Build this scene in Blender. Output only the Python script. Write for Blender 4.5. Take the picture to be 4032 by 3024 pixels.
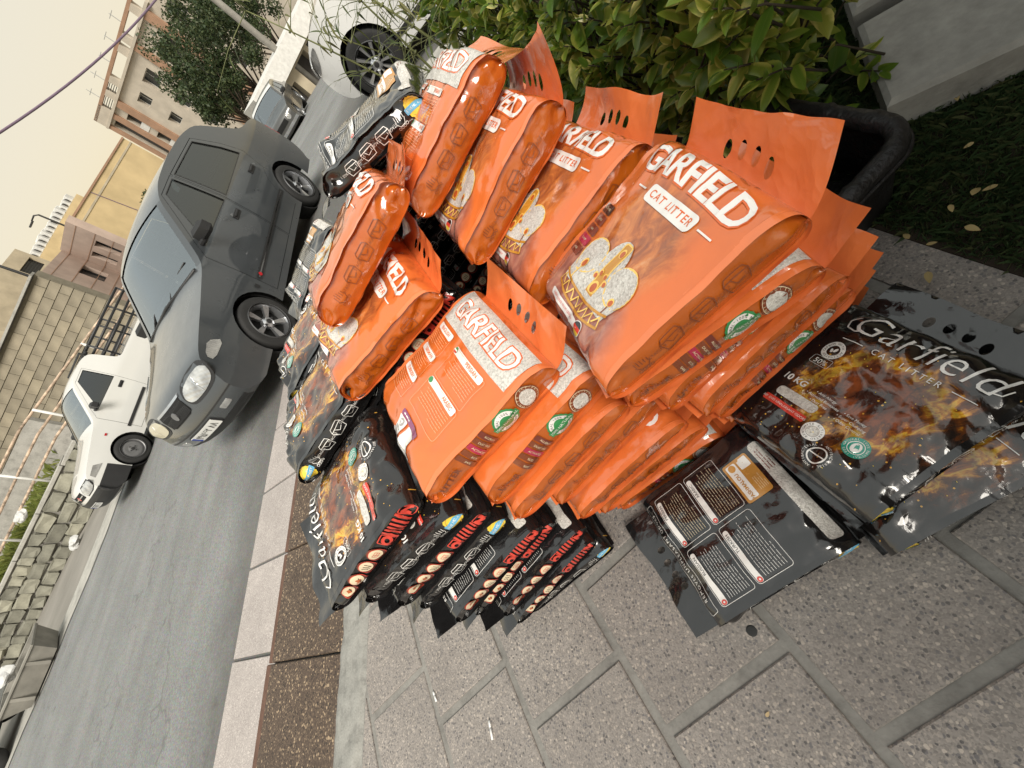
import bpy, bmesh, math, random
import numpy as np
from mathutils import Vector, Matrix, Euler
from mathutils.geometry import delaunay_2d_cdt

for o in list(bpy.data.objects): bpy.data.objects.remove(o)
scene = bpy.context.scene
COL = scene.collection
R_ = math.radians

# ------------------------------------------------------------------ camera
cam_data = bpy.data.cameras.new('camera')
cam = bpy.data.objects.new('camera', cam_data); COL.objects.link(cam)
cam_data.sensor_width = 36.0
cam_data.lens = 14.643
cam_data.clip_start = 0.02
cam_data.clip_end = 2000
cam.matrix_world = Matrix(((0.74349696, 0.42397413, 0.51716362, 0.0),
                           (-0.12661474, 0.84859967, -0.5136607, 0.0),
                           (-0.65664372, 0.31642463, 0.68461265, 1.25),
                           (0, 0, 0, 1)))
scene.camera = cam
scene.render.resolution_x, scene.render.resolution_y = 1024, 768

# ------------------------------------------------------------------ sky and sun (hazy, soft, from across the road)
SUN_AZ, SUN_EL = 130.0, 46.0          # degrees from +Y towards +X, elevation
world = bpy.data.worlds.new('World'); scene.world = world
world.use_nodes = True
wn = world.node_tree.nodes; wl = world.node_tree.links
for n in list(wn): wn.remove(n)
wo = wn.new('ShaderNodeOutputWorld'); bg = wn.new('ShaderNodeBackground'); sky = wn.new('ShaderNodeTexSky')
sky.sky_type = 'NISHITA'; sky.sun_disc = False
sky.sun_elevation = R_(SUN_EL); sky.sun_rotation = R_(SUN_AZ)
sky.air_density = 0.7; sky.dust_density = 9.0; sky.ozone_density = 0.0; sky.altitude = 1200
bg.inputs['Strength'].default_value = 0.15
# thick even haze: the clear sky shows through only a little
wtc = wn.new('ShaderNodeTexCoord'); wsp = wn.new('ShaderNodeSeparateXYZ'); wl.new(wtc.outputs['Generated'], wsp.inputs[0])
wr = wn.new('ShaderNodeValToRGB'); wl.new(wsp.outputs[2], wr.inputs[0])
wr.color_ramp.elements[0].position = 0.0; wr.color_ramp.elements[0].color = (.98, .80, .47, 1)
wr.color_ramp.elements[1].position = .55; wr.color_ramp.elements[1].color = (.91, .94, .87, 1)
wmul = wn.new('ShaderNodeVectorMath'); wmul.operation = 'SCALE'; wmul.inputs['Scale'].default_value = 3.8; wl.new(wr.outputs[0], wmul.inputs[0])
wmx = wn.new('ShaderNodeMix'); wmx.data_type = 'RGBA'; wmx.inputs[0].default_value = .86
wl.new(sky.outputs[0], wmx.inputs[6]); wl.new(wmul.outputs[0], wmx.inputs[7])
wl.new(wmx.outputs[2], bg.inputs['Color']); wl.new(bg.outputs[0], wo.inputs['Surface'])
sd = bpy.data.lights.new('sun', 'SUN'); sd.energy = 2.3; sd.angle = R_(24); sd.color = (1.0, 0.94, 0.84)
sun = bpy.data.objects.new('sun', sd); COL.objects.link(sun)
_d = Vector((math.sin(R_(SUN_AZ))*math.cos(R_(SUN_EL)), math.cos(R_(SUN_AZ))*math.cos(R_(SUN_EL)), math.sin(R_(SUN_EL))))
sun.rotation_euler = _d.to_track_quat('Z', 'Y').to_euler()
scene.view_settings.view_transform = 'Standard'
scene.view_settings.look = 'None'
scene.view_settings.gamma = 1.0
scene.view_settings.exposure = 0.78

# ------------------------------------------------------------------ helpers
def tag(o, label=None, cat=None, group=None, kind=None):
    if label: o['label'] = label
    if cat: o['category'] = cat
    if group: o['group'] = group
    if kind: o['kind'] = kind
    return o

def empty(name, loc=(0, 0, 0), rot=(0, 0, 0)):
    o = bpy.data.objects.new(name, None); COL.objects.link(o)
    o.location = loc; o.rotation_euler = rot; o.empty_display_size = 0.1
    return o

def mesh(name, V, F, mats=(), mi=None, smooth=False, uv=None):
    me = bpy.data.meshes.new(name)
    V = np.asarray(V, float)
    me.from_pydata(V.tolist(), [], [tuple(int(i) for i in f) for f in F])
    for m in mats: me.materials.append(m)
    if mi is not None and len(mi): me.polygons.foreach_set('material_index', np.asarray(mi, np.int32))
    if smooth: me.polygons.foreach_set('use_smooth', np.ones(len(me.polygons), bool))
    if uv is not None:
        ul = me.uv_layers.new(name='face')
        idx = np.empty(len(me.loops), np.int32); me.loops.foreach_get('vertex_index', idx)
        ul.data.foreach_set('uv', np.asarray(uv, np.float32)[idx].ravel())
    me.update()
    return me

def link(name, me, parent=None, loc=None, rot=None):
    o = bpy.data.objects.new(name, me); COL.objects.link(o)
    if parent is not None: o.parent = parent
    if loc is not None: o.location = loc
    if rot is not None: o.rotation_euler = rot
    return o

class MB:
    """collects shapes for one mesh"""
    def __init__(s): s.V = []; s.F = []; s.M = []
    def add(s, V, F, m=0):
        b = len(s.V); s.V += [tuple(v) for v in V]
        for f in F: s.F.append(tuple(b+i for i in f)); s.M.append(m)
        return s
    def box(s, c, d, m=0, rz=0, bev=0.0):
        x, y, z = d[0]/2, d[1]/2, d[2]/2
        P = []
        if bev <= 0:
            P = [(-x,-y,-z),(x,-y,-z),(x,y,-z),(-x,y,-z),(-x,-y,z),(x,-y,z),(x,y,z),(-x,y,z)]
            F = [(0,3,2,1),(4,5,6,7),(0,1,5,4),(1,2,6,5),(2,3,7,6),(3,0,4,7)]
        else:
            b = bev
            ring = lambda q, zz: [(-x+q,-y+q,zz),(x-q,-y+q,zz),(x-q,y-q,zz),(-x+q,y-q,zz)]
            P = ring(b,-z)+ring(0,-z+b)+ring(0,z-b)+ring(b,z)
            F = [(3,2,1,0),(12,13,14,15)]
            for r in range(3):
                for k in range(4):
                    F.append((r*4+k, r*4+(k+1)%4, r*4+4+(k+1)%4, r*4+4+k))
        c_, s_ = math.cos(rz), math.sin(rz)
        s.add([(c[0]+px*c_-py*s_, c[1]+px*s_+py*c_, c[2]+pz) for px,py,pz in P], F, m)
        return s
    def tube(s, pts, r, seg=8, m=0, caps=True):
        pts = [Vector(p) for p in pts]; n = len(pts)
        rr = r if isinstance(r, (list, tuple)) else [r]*n
        V = []; F = []
        up = Vector((0,0,1)); prev = None
        for i, p in enumerate(pts):
            t = (pts[min(i+1,n-1)]-pts[max(i-1,0)])
            if t.length < 1e-9: t = Vector((0,0,1))
            t.normalize()
            a = prev if prev is not None else (up if abs(t.z) < .9 else Vector((1,0,0)))
            a = (a - t*a.dot(t)); a.normalize(); b = t.cross(a); prev = a
            for k in range(seg):
                an = 2*math.pi*k/seg
                V.append(p + (a*math.cos(an)+b*math.sin(an))*rr[i])
        for i in range(n-1):
            for k in range(seg):
                F.append((i*seg+k, i*seg+(k+1)%seg, (i+1)*seg+(k+1)%seg, (i+1)*seg+k))
        if caps:
            F.append(tuple(range(seg-1,-1,-1))); F.append(tuple((n-1)*seg+k for k in range(seg)))
        s.add(V, F, m); return s
    def lathe(s, prof, seg=32, m=0, axis='z', c=(0,0,0), closed=False):
        V = []; F = []; n = len(prof)
        for k in range(seg):
            an = 2*math.pi*k/seg; ca, sa = math.cos(an), math.sin(an)
            for r, h in prof:
                if axis == 'z': V.append((c[0]+r*ca, c[1]+r*sa, c[2]+h))
                else: V.append((c[0]+r*sa, c[1]+h, c[2]+r*ca))
        rng = n if closed else n-1
        for k in range(seg):
            k2 = (k+1) % seg
            for i in range(rng):
                j = (i+1) % n
                F.append((k*n+i, k2*n+i, k2*n+j, k*n+j))
        s.add(V, F, m); return s
    def mesh(s, name, mats, smooth=False):
        return mesh(name, s.V, s.F, mats if isinstance(mats, (list, tuple)) else [mats], s.M, smooth)
    def build(s, name, mats, parent=None, smooth=False, loc=None, rot=None):
        return link(name, s.mesh(name, mats, smooth), parent, loc, rot)

def inside(P, poly):
    P = np.asarray(P); x, y = P[:,0], P[:,1]; r = np.zeros(len(P), bool)
    n = len(poly); j = n-1
    for i in range(n):
        xi, yi = poly[i]; xj, yj = poly[j]
        c = ((yi > y) != (yj > y))
        with np.errstate(divide='ignore', invalid='ignore'):
            r ^= c & (x < (xj-xi)*(y-yi)/(yj-yi+1e-15)+xi)
        j = i
    return r

def dens(poly, step):
    out = []
    n = len(poly)
    for i in range(n):
        a, b = poly[i], poly[(i+1) % n]
        k = max(1, int(math.hypot(b[0]-a[0], b[1]-a[1])/step+.5))
        for q in range(k): out.append((a[0]+(b[0]-a[0])*q/k, a[1]+(b[1]-a[1])*q/k))
    return out

def fill(outer, holes=(), step=0.02):
    """triangulate a 2D outline with holes on an inner grid"""
    polys = [dens(outer, step)]+[dens(h, step) for h in holes]
    pts = []; edges = []
    for p in polys:
        b = len(pts); pts += p
        edges += [(b+i, b+(i+1) % len(p)) for i in range(len(p))]
    o = np.array(outer); x0, y0 = o.min(0); x1, y1 = o.max(0)
    gx, gy = np.arange(x0+step*.5, x1, step), np.arange(y0+step*.5, y1, step)
    if len(gx) and len(gy):
        g = np.stack(np.meshgrid(gx, gy), -1).reshape(-1, 2)
        k = inside(g, polys[0])
        for h in polys[1:]: k &= ~inside(g, h)
        g = g[k]
        if len(g):
            B = np.array(pts)
            d = np.sqrt(((g[:,None,:]-B[None])**2).sum(-1)).min(1) if len(g)*len(B) < 4e6 else np.full(len(g), 1.)
            g = g[d > step*.4]
            pts += [tuple(q) for q in g]
    v, e, f, *_ = delaunay_2d_cdt([Vector(p) for p in pts], edges, [], 0, 1e-7)
    v = np.array([(q.x, q.y) for q in v]); f = np.array([t for t in f if len(t) == 3], int)
    c = v[f].mean(1); k = inside(c, polys[0])
    for h in polys[1:]: k &= ~inside(c, h)
    f = f[k]
    a = v[f]; ar = (a[:,1,0]-a[:,0,0])*(a[:,2,1]-a[:,0,1])-(a[:,2,0]-a[:,0,0])*(a[:,1,1]-a[:,0,1])
    f[ar < 0] = f[ar < 0][:, ::-1]
    return v, f

def ell(cx, cy, a, b, n=24, rot=0):
    c, s = math.cos(rot), math.sin(rot)
    return [(cx+a*math.cos(t)*c-b*math.sin(t)*s, cy+a*math.cos(t)*s+b*math.sin(t)*c) for t in np.linspace(0, 2*math.pi, n, endpoint=False)]

def rrect(cx, cy, w, h, r=0.004, n=4):
    r = min(r, w/2-1e-5, h/2-1e-5); P = []
    for qx, qy, a0 in ((1,1,0),(-1,1,90),(-1,-1,180),(1,-1,270)):
        for k in range(n+1):
            a = R_(a0+90*k/n)
            P.append((cx+qx*(w/2-r)+r*math.cos(a), cy+qy*(h/2-r)+r*math.sin(a)))
    return P

class Waves:
    """smooth random relief: a sum of sine waves, with optional creases"""
    def __init__(s, seed, n=14, lo=.03, hi=.16):
        r = np.random.default_rng(seed); s.k = []
        for i in range(n):
            wl_ = lo*(hi/lo)**r.random(); a = r.random()*2*math.pi
            s.k.append((math.cos(a)*2*math.pi/wl_, math.sin(a)*2*math.pi/wl_, r.random()*6.28, wl_))
    def __call__(s, x, y):
        z = 0
        for kx, ky, p, w in s.k: z = z+np.sin(kx*x+ky*y+p)*w
        return z/(sum(w for *_, w in s.k)**.5)/.35
    def crease(s, x, y):
        z = 0
        for kx, ky, p, w in s.k[:7]: z = z+(1-np.abs(np.sin(kx*.5*x+ky*.5*y+p)))**5*w
        return z/(sum(w for *_, w in s.k[:7])**.5)/.35
    def facet(s, x, y):
        """sharp-ridged crinkle built from triangle waves"""
        z = 0
        for kx, ky, p, w in s.k[3:12]:
            a = (kx*x+ky*y+p)/(2*math.pi); z = z+(np.abs(a-np.floor(a+.5))*4-1)*w
        return z/(sum(w for *_, w in s.k[3:12])**.5)/.35

# ------------------------------------------------------------------ materials
class NG:
    def __init__(s, name):
        s.m = bpy.data.materials.new(name); s.m.use_nodes = True
        s.t = s.m.node_tree; s.t.nodes.clear()
        s.out = s.t.nodes.new('ShaderNodeOutputMaterial')
    def n(s, typ, ins=None, **kw):
        nd = s.t.nodes.new(typ)
        for k, v in kw.items(): setattr(nd, k, v)
        for k, v in (ins or {}).items():
            sock = nd.inputs[k]
            if isinstance(v, bpy.types.NodeSocket): s.t.links.new(v, sock)
            else: sock.default_value = v
        return nd
    def math(s, op, a, b=0.0, clamp=False):
        nd = s.n('ShaderNodeMath', {0: a, 1: b}, operation=op, use_clamp=clamp); return nd.outputs[0]
    def mix(s, f, a, b, mode='MIX'):
        nd = s.n('ShaderNodeMix', data_type='RGBA', blend_type=mode)
        for i, v in ((0, f), (6, a), (7, b)):
            if isinstance(v, bpy.types.NodeSocket): s.t.links.new(v, nd.inputs[i])
            else: nd.inputs[i].default_value = (tuple(v)+(1,))[:4] if i else v
        return nd.outputs[2]
    def ramp(s, f, stops, interp='LINEAR'):
        nd = s.n('ShaderNodeValToRGB', {0: f}); cr = nd.color_ramp; cr.interpolation = interp
        while len(cr.elements) > 1: cr.elements.remove(cr.elements[-1])
        for i, (p, c) in enumerate(stops):
            e = cr.elements[0] if i == 0 else cr.elements.new(p)
            e.position = p; e.color = (tuple(c)+(1,))[:4] if not isinstance(c, (int, float)) else (c, c, c, 1)
        return nd.outputs[0]
    def noise(s, vec, scale, detail=3, rough=.55, dist=0.0):
        nd = s.n('ShaderNodeTexNoise', {'Scale': scale, 'Detail': detail, 'Roughness': rough, 'Distortion': dist})
        if vec is not None: s.t.links.new(vec, nd.inputs['Vector'])
        return nd.outputs[0]
    def vor(s, vec, scale, feature='F1', out='Distance', rnd=1.0):
        nd = s.n('ShaderNodeTexVoronoi', {'Scale': scale, 'Randomness': rnd}, feature=feature)
        if vec is not None: s.t.links.new(vec, nd.inputs['Vector'])
        return nd.outputs[out]
    def co(s, which='Object'): return s.n('ShaderNodeTexCoord').outputs[which]
    def scaled(s, vec, sc, loc=(0,0,0)):
        return s.n('ShaderNodeMapping', {'Vector': vec, 'Scale': sc, 'Location': loc}).outputs[0]
    def bump(s, h, strength=.3, dist=.01, normal=None):
        d = {'Height': h, 'Strength': strength, 'Distance': dist}
        if normal is not None: d['Normal'] = normal
        return s.n('ShaderNodeBump', d).outputs[0]
    def bsdf(s, **ins):
        names = {'color': 'Base Color', 'rough': 'Roughness', 'metal': 'Metallic', 'normal': 'Normal', 'spec': 'Specular IOR Level',
                 'coat': 'Coat Weight', 'coatr': 'Coat Roughness', 'trans': 'Transmission Weight', 'ior': 'IOR', 'alpha': 'Alpha', 'sss': 'Subsurface Weight',
                 'emit': 'Emission Color', 'emits': 'Emission Strength', 'sheen': 'Sheen Weight'}
        d = {}
        for k, v in ins.items():
            if k in ('color', 'emit') and not isinstance(v, bpy.types.NodeSocket): v = (tuple(v)+(1,))[:4]
            d[names[k]] = v
        b = s.n('ShaderNodeBsdfPrincipled', d)
        s.t.links.new(b.outputs[0], s.out.inputs[0]); return s.m
    def surf(s, sock): s.t.links.new(sock, s.out.inputs[0]); return s.m

def plain(name, color, rough=.6, metal=0, var=.12, scale=6, bump=0.0, bscale=40, spec=.5, coat=0, ovar=0.0):
    g = NG(name); o = g.co()
    f = g.noise(o, scale, 4)
    c = g.mix(g.ramp(f, [(.3, 0), (.7, 1)]), [max(0, q*(1-var)) for q in color], [q*(1+var) for q in color])
    kw = {}
    if ovar:                                                       # each piece its own shade
        rr = g.n('ShaderNodeObjectInfo').outputs['Random']; c = g.mix(1.0, c, g.ramp(rr, [(0, (1-ovar,)*3), (.6, (1, 1, 1)), (1, (1+ovar, 1+ovar*.95, 1+ovar*.8))]), 'MULTIPLY')
    if bump: kw['normal'] = g.bump(g.noise(o, bscale, 3), bump, .01)
    return g.bsdf(color=c, rough=rough, metal=metal, spec=spec, coat=coat, **kw)

MAT = {}
def M(name, *a, **k):
    if name not in MAT: MAT[name] = plain(name, *a, **k)
    return MAT[name]

def stone_chips(name, base, dark, light, scale=95, patch=.15, rough=.75, amt=.5):
    """terrazzo / exposed aggregate: small chips of several tones in a cement base"""
    g = NG(name); o = g.co()
    off = g.n('ShaderNodeObjectInfo').outputs['Random']
    v = g.n('ShaderNodeVectorMath', {0: o, 1: (0, 0, 0)}, operation='ADD').outputs[0]
    cmb = g.n('ShaderNodeCombineXYZ', {'X': g.math('MULTIPLY', off, 37.0), 'Y': g.math('MULTIPLY', off, 91.0)}).outputs[0]
    v = g.n('ShaderNodeVectorMath', {0: v, 1: cmb}, operation='ADD').outputs[0]
    wob = g.n('ShaderNodeTexNoise', {'Vector': v, 'Scale': scale*.8}).outputs['Color']
    vv = g.n('ShaderNodeVectorMath', {0: v, 1: g.n('ShaderNodeVectorMath', {0: wob, 'Scale': .5/scale}, operation='SCALE').outputs[0]}, operation='ADD').outputs[0]
    d1 = g.vor(vv, scale); c1 = g.vor(vv, scale, out='Color')
    r1 = g.n('ShaderNodeSeparateColor', {0: c1}).outputs
    chip = g.n('ShaderNodeMapRange', {0: d1, 1: g.math('ADD', .36, g.math('MULTIPLY', r1[2], .3)), 2: g.math('ADD', .30, g.math('MULTIPLY', r1[2], .3)), 3: 0.0, 4: 1.0}).outputs[0]
    tone = g.ramp(r1[0], [(0, dark), (.09, [q*2.0 for q in dark]), (.22, [q*.75 for q in base]), (.42, base), (.66, [q*1.2 for q in base]), (.84, light), (.94, [min(.75, q*1.2) for q in light])], 'CONSTANT')
    c2 = g.n('ShaderNodeSeparateColor', {0: g.vor(vv, scale*2.6, out='Color')}).outputs[0]
    fine = g.ramp(c2, [(0, [q*.5 for q in base]), (.3, [q*.85 for q in base]), (.7, [q*1.15 for q in base]), (1, light)])
    cl = g.noise(v, 5, 5, .6)
    cem = g.mix(g.ramp(cl, [(.3, 0), (.72, 1)]), [q*(1-patch) for q in base], [q*(1+patch) for q in base])
    cem = g.mix(.55, cem, fine)
    c = g.mix(g.math('MULTIPLY', chip, amt+.35), cem, tone)
    # dirt, different for every stone
    st = g.noise(v, 2.2, 6, .65)
    c = g.mix(g.ramp(st, [(.45, 0), (.75, .45)]), c, [q*.55 for q in base])
    hs = g.math('MULTIPLY', off, .16)
    c = g.mix(hs, c, [q*.5 for q in base])
    nm = g.bump(g.math('ADD', g.math('MULTIPLY', g.noise(v, scale*1.5, 3), .7), g.math('MULTIPLY', d1, -.5)), .35, .004)
    return g.bsdf(color=c, rough=rough, normal=nm, spec=.35)

MAT['paver'] = stone_chips('paver', (.262, .236, .217), (.060, .058, .062), (.43, .375, .325), 128, amt=.40)
MAT['kerb_stone'] = stone_chips('kerb_stone', (.085, .058, .042), (.016, .012, .010), (.38, .28, .18), 78, amt=.55, rough=.6)
MAT['gutter_stone'] = stone_chips('gutter_stone', (.39, .35, .33), (.23, .20, .19), (.60, .55, .51), 130, amt=.45)

def cement(name, base, crack=True, scale=7):
    g = NG(name); o = g.co()
    f = g.noise(o, scale, 8, .65)
    c = g.ramp(f, [(.25, [q*.6 for q in base]), (.5, base), (.8, [q*1.25 for q in base])])
    f2 = g.noise(o, scale*9, 4)
    c = g.mix(.25, c, f2, 'OVERLAY')
    return g.bsdf(color=c, rough=.9, normal=g.bump(g.math('ADD', f, g.math('MULTIPLY', f2, .35)), .6, .012), spec=.25)
MAT['mortar'] = cement('mortar', (.225, .215, .198))
MAT['mortar_strip'] = cement('mortar_strip', (.27, .265, .245), scale=16)
MAT['concrete'] = cement('concrete', (.33, .32, .295), scale=4)
MAT['concrete_light'] = cement('concrete_light', (.36, .35, .32), scale=3)
MAT['kerb_edge'] = cement('kerb_edge', (.13, .075, .055), scale=12)
MAT['soil'] = cement('soil', (.035, .026, .018), scale=9)

def asphalt():
    g = NG('asphalt'); o = g.co()
    n1 = g.noise(o, .9, 6, .6); n2 = g.noise(o, 160, 3, .7); v = g.vor(o, 130, out='Color')
    long = g.noise(g.scaled(o, (1.6, .22, 1)), 1.6, 5, .6)
    c = g.ramp(n1, [(.25, (.16, .165, .165)), (.55, (.21, .214, .212)), (.8, (.245, .245, .238))])
    c = g.mix(g.ramp(long, [(.42, 0), (.7, .5)]), c, (.13, .128, .122))
    c = g.mix(.3, c, v, 'OVERLAY')
    c = g.mix(g.ramp(n2, [(.62, 0), (.72, .5)]), c, (.34, .33, .31))
    md = g.noise(o, 38, 4, .75); c = g.mix(.5, c, g.ramp(md, [(.3, .28), (.7, .72)]), 'OVERLAY')
    gr = g.noise(o, 75, 2, .8); c = g.mix(g.ramp(gr, [(.6, 0), (.74, .55)]), c, (.40, .39, .37)); c = g.mix(g.ramp(gr, [(.27, .5), (.38, 0)]), c, (.07, .07, .07))
    sp = g.noise(o, 4.3, 4, .55)                                             # oil drips
    c = g.mix(g.ramp(sp, [(.66, 0), (.76, .55)]), c, (.06, .058, .056))
    xx = g.n('ShaderNodeSeparateXYZ', {0: o}).outputs[0]; band = g.n('ShaderNodeMapRange', {0: g.math('ADD', xx, g.math('MULTIPLY', g.noise(o, 3.0, 5, .7), .9)), 1: -4.1, 2: -3.5}).outputs[0]
    c = g.mix(g.math('MULTIPLY', band, .6), c, (.085, .08, .073))              # grime washed against the gutter
    cr = g.n('ShaderNodeTexVoronoi', {'Vector': g.n('ShaderNodeVectorMath', {0: o, 1: g.n('ShaderNodeTexNoise', {'Vector': o, 'Scale': 2.0}).outputs['Color']}, operation='ADD').outputs[0], 'Scale': .22}, feature='DISTANCE_TO_EDGE').outputs[0]
    c = g.mix(g.ramp(cr, [(.0, .35), (.004, 0)]), c, (.04, .038, .036))
    return g.bsdf(color=c, rough=.82, normal=g.bump(g.math('ADD', n2, g.math('MULTIPLY', cr, .1)), .5, .006), spec=.35)
MAT['asphalt'] = asphalt()
# ------------------------------------------------------------------ the ground
rng = np.random.default_rng(7)
def gz(x, y):
    """road height: level beside the pile, running downhill beyond it"""
    d = np.maximum(np.asarray(y, float)-5.0, 0.0)
    d = np.minimum(d, 60)
    return -.10-.096*d*d/(d+1.6)

def sheet(name, xs, ys, zf, mat, xmap=None):
    X, Y = np.meshgrid(xs, ys)
    if xmap is not None: X = xmap(X, Y)
    Z = zf(X, Y)*np.ones_like(X); n, m = X.shape
    V = np.stack([X, Y, Z], -1).reshape(-1, 3)
    F = [(i*m+j, i*m+j+1, (i+1)*m+j+1, (i+1)*m+j) for i in range(n-1) for j in range(m-1)]
    return tag(link(name, mesh(name, V, F, [mat], smooth=True)), kind='structure')

def xleft(y): return np.interp(y, [-40, -8, -.86, 1.84, 5, 10, 19, 33, 70], [-45, -18.2, -13.5, -12.3, -11.7, -11.9, -13.6, -18.5, -40])
sheet('road', np.linspace(0, 1, 40), np.concatenate([np.linspace(-40, -4, 12), np.linspace(-3, 14, 40), np.linspace(16, 75, 24)]),
      lambda x, y: gz(x, y), MAT['asphalt'], xmap=lambda t, y: xleft(y)+t*(9-xleft(y)))
g = NG('dusty_ground'); o_ = g.co(); f_ = g.noise(o_, .5, 8, .6)
MAT['dust'] = g.bsdf(color=g.ramp(f_, [(.3, (.16, .15, .13)), (.6, (.24, .225, .20)), (.8, (.30, .28, .24))]), rough=.95, normal=g.bump(g.noise(o_, 30, 5), .4, .02))
sheet('ground', np.concatenate([[-900, -300, -120], np.linspace(-60, 30, 31), [120, 300, 900]]), np.concatenate([[-900, -300, -100], np.linspace(-45, 105, 41), [300, 900]]),
      lambda x, y: gz(x, y)-.02, MAT['dust'])

# sidewalk: mortar bed and one slab per paver
TH = R_(115.0); PU = np.array([math.cos(TH), math.sin(TH)]); PV = np.array([math.sin(TH), -math.cos(TH)])
PITCH, JOINT, VEDGE = .3902, .026, .622
def clip(poly, n, d):
    """keep the side n.p <= d"""
    out = []
    for i in range(len(poly)):
        a, b = poly[i], poly[(i+1) % len(poly)]
        da, db = n[0]*a[0]+n[1]*a[1]-d, n[0]*b[0]+n[1]*b[1]-d
        if da <= 0: out.append(a)
        if da*db < 0:
            t = da/(da-db); out.append((a[0]+(b[0]-a[0])*t, a[1]+(b[1]-a[1])*t))
    return out
def slab_mesh(poly, h, bev, mat, jit=None):
    """extruded outline with a worn, bevelled top edge; origin at the outline's centre, top at z=0"""
    c = np.mean(poly, 0); n = len(poly); P = np.array(poly)-c
    r = 1-bev/np.maximum(np.linalg.norm(P, axis=1), 1e-3)
    V = [(x, y, -h) for x, y in P]+[(x, y, -bev*.8) for x, y in P]+[(x*k, y*k, 0) for (x, y), k in zip(P, r)]
    F = [tuple(range(2*n, 3*n))]+[(i, (i+1) % n, n+(i+1) % n, n+i) for i in range(n)]+[(n+i, n+(i+1) % n, 2*n+(i+1) % n, 2*n+i) for i in range(n)]
    return mesh('slab', V, F, [mat]), c
side = MB(); side.box((.6, .35, -.127), (5.2, 6.2, .24))
sidewalk = tag(side.build('sidewalk', [MAT['mortar']]), kind='structure')
full = None
for k in range(-9, 4):
    for n in range(-8, 9):
        v0 = -.288+k*PITCH; u0 = -.163+((k % 2)*.5)*PITCH+n*PITCH
        a = JOINT/2
        q = [PU*(u0+a)+PV*(v0+a), PU*(u0+a)+PV*(v0+PITCH-a), PU*(u0+PITCH-a)+PV*(v0+PITCH-a), PU*(u0+PITCH-a)+PV*(v0+a)]
        q = [tuple(p+rng.normal(0, .0015, 2)) for p in q]
        cx_, cy_ = np.mean(q, 0)
        if cx_ < -2.3 or cx_ > 2.4 or cy_ < -2.0 or cy_ > 2.6: continue
        p = clip(q, (-1, 0), 1.985); p = clip(p, tuple(PV), VEDGE)
        if len(p) < 3: continue
        ar = .5*abs(sum(p[i][0]*p[(i+1) % len(p)][1]-p[(i+1) % len(p)][0]*p[i][1] for i in range(len(p))))
        if ar < .004: continue
        if ar > .131 and len(p) == 4:
            if full is None: full = slab_mesh([(PU*a_+PV*b_).tolist() for a_, b_ in ((-.182, -.182), (-.182, .182), (.182, .182), (.182, -.182))], .03, .004, MAT['paver'])[0]
            me, c = full, np.array([cx_, cy_])
        else: me, c = slab_mesh(p, .03, .004, MAT['paver'])
        ob = link('paver', me, sidewalk, (c[0], c[1], rng.normal(0, .0012)), (rng.normal(0, .003), rng.normal(0, .003), 0))

# kerb: dark aggregate stones, brown edging, paler gutter slabs, a rough mortar strip behind
kb = MB().box((-2.64, .35, -.16), (.86, 6.2, .2)); kerb = tag(kb.build('kerb', [MAT['mortar']]), kind='structure')
st_me = slab_mesh([(-.383, -.306), (.383, -.306), (.383, .306), (-.383, .306)], .12, .008, MAT['kerb_stone'])[0]
ed_me = slab_mesh([(-.033, -.306), (.033, -.306), (.033, .306), (-.033, .306)], .14, .006, MAT['kerb_edge'])[0]
for i in range(-4, 6):
    y = .04+.62*(i+.5)
    link('kerb_stone', st_me, kerb, (-2.607, y, rng.normal(-.006, .002)), (rng.normal(0, .004), rng.normal(0, .003), rng.normal(0, .003)))
    link('edging_stone', ed_me, kerb, (-3.027+rng.normal(0, .003), y+rng.normal(0, .004), -.018+rng.normal(0, .003)))
gt = MB().box((-3.45, .35, -.2), (.74, 6.2, .18)); gutter = tag(gt.build('gutter', [MAT['mortar']]), kind='structure')
gu_me = slab_mesh([(-.37, -.29), (.37, -.29), (.37, .29), (-.37, .29)], .05, .006, MAT['gutter_stone'])[0]
for i in range(-5, 6):
    link('gutter_slab', gu_me, gutter, (-3.44, .10+.6*(i+.5), -.082+rng.normal(0, .002)), (0, rng.normal(-.01, .003), rng.normal(0, .004)))
# rough mortar fillet and a crack line against the pavers
ys = np.linspace(-2.6, 3.4, 240); W1 = Waves(3, 20, .05, .6); W2 = Waves(4, 16, .02, .2)
V = []; xs5 = np.linspace(0, 1, 9)
for y in ys:
    xa = -2.226+.006*W1(y, 0); xb = -2.008+.012*W1(y, 3.)
    for t in xs5:
        x = xa+(xb-xa)*t
        V.append((x, y, .003+.010*math.sin(math.pi*t)+.004*W2(x, y)-(.035 if t == 1 else 0)-(.02 if t == 0 else 0)))
m_ = len(xs5); F = [(i*m_+j, i*m_+j+1, (i+1)*m_+j+1, (i+1)*m_+j) for i in range(len(ys)-1) for j in range(m_-1)]
tag(link('mortar_strip', mesh('mortar_strip', V, F, [MAT['mortar_strip']], smooth=True)), kind='structure')

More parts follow.
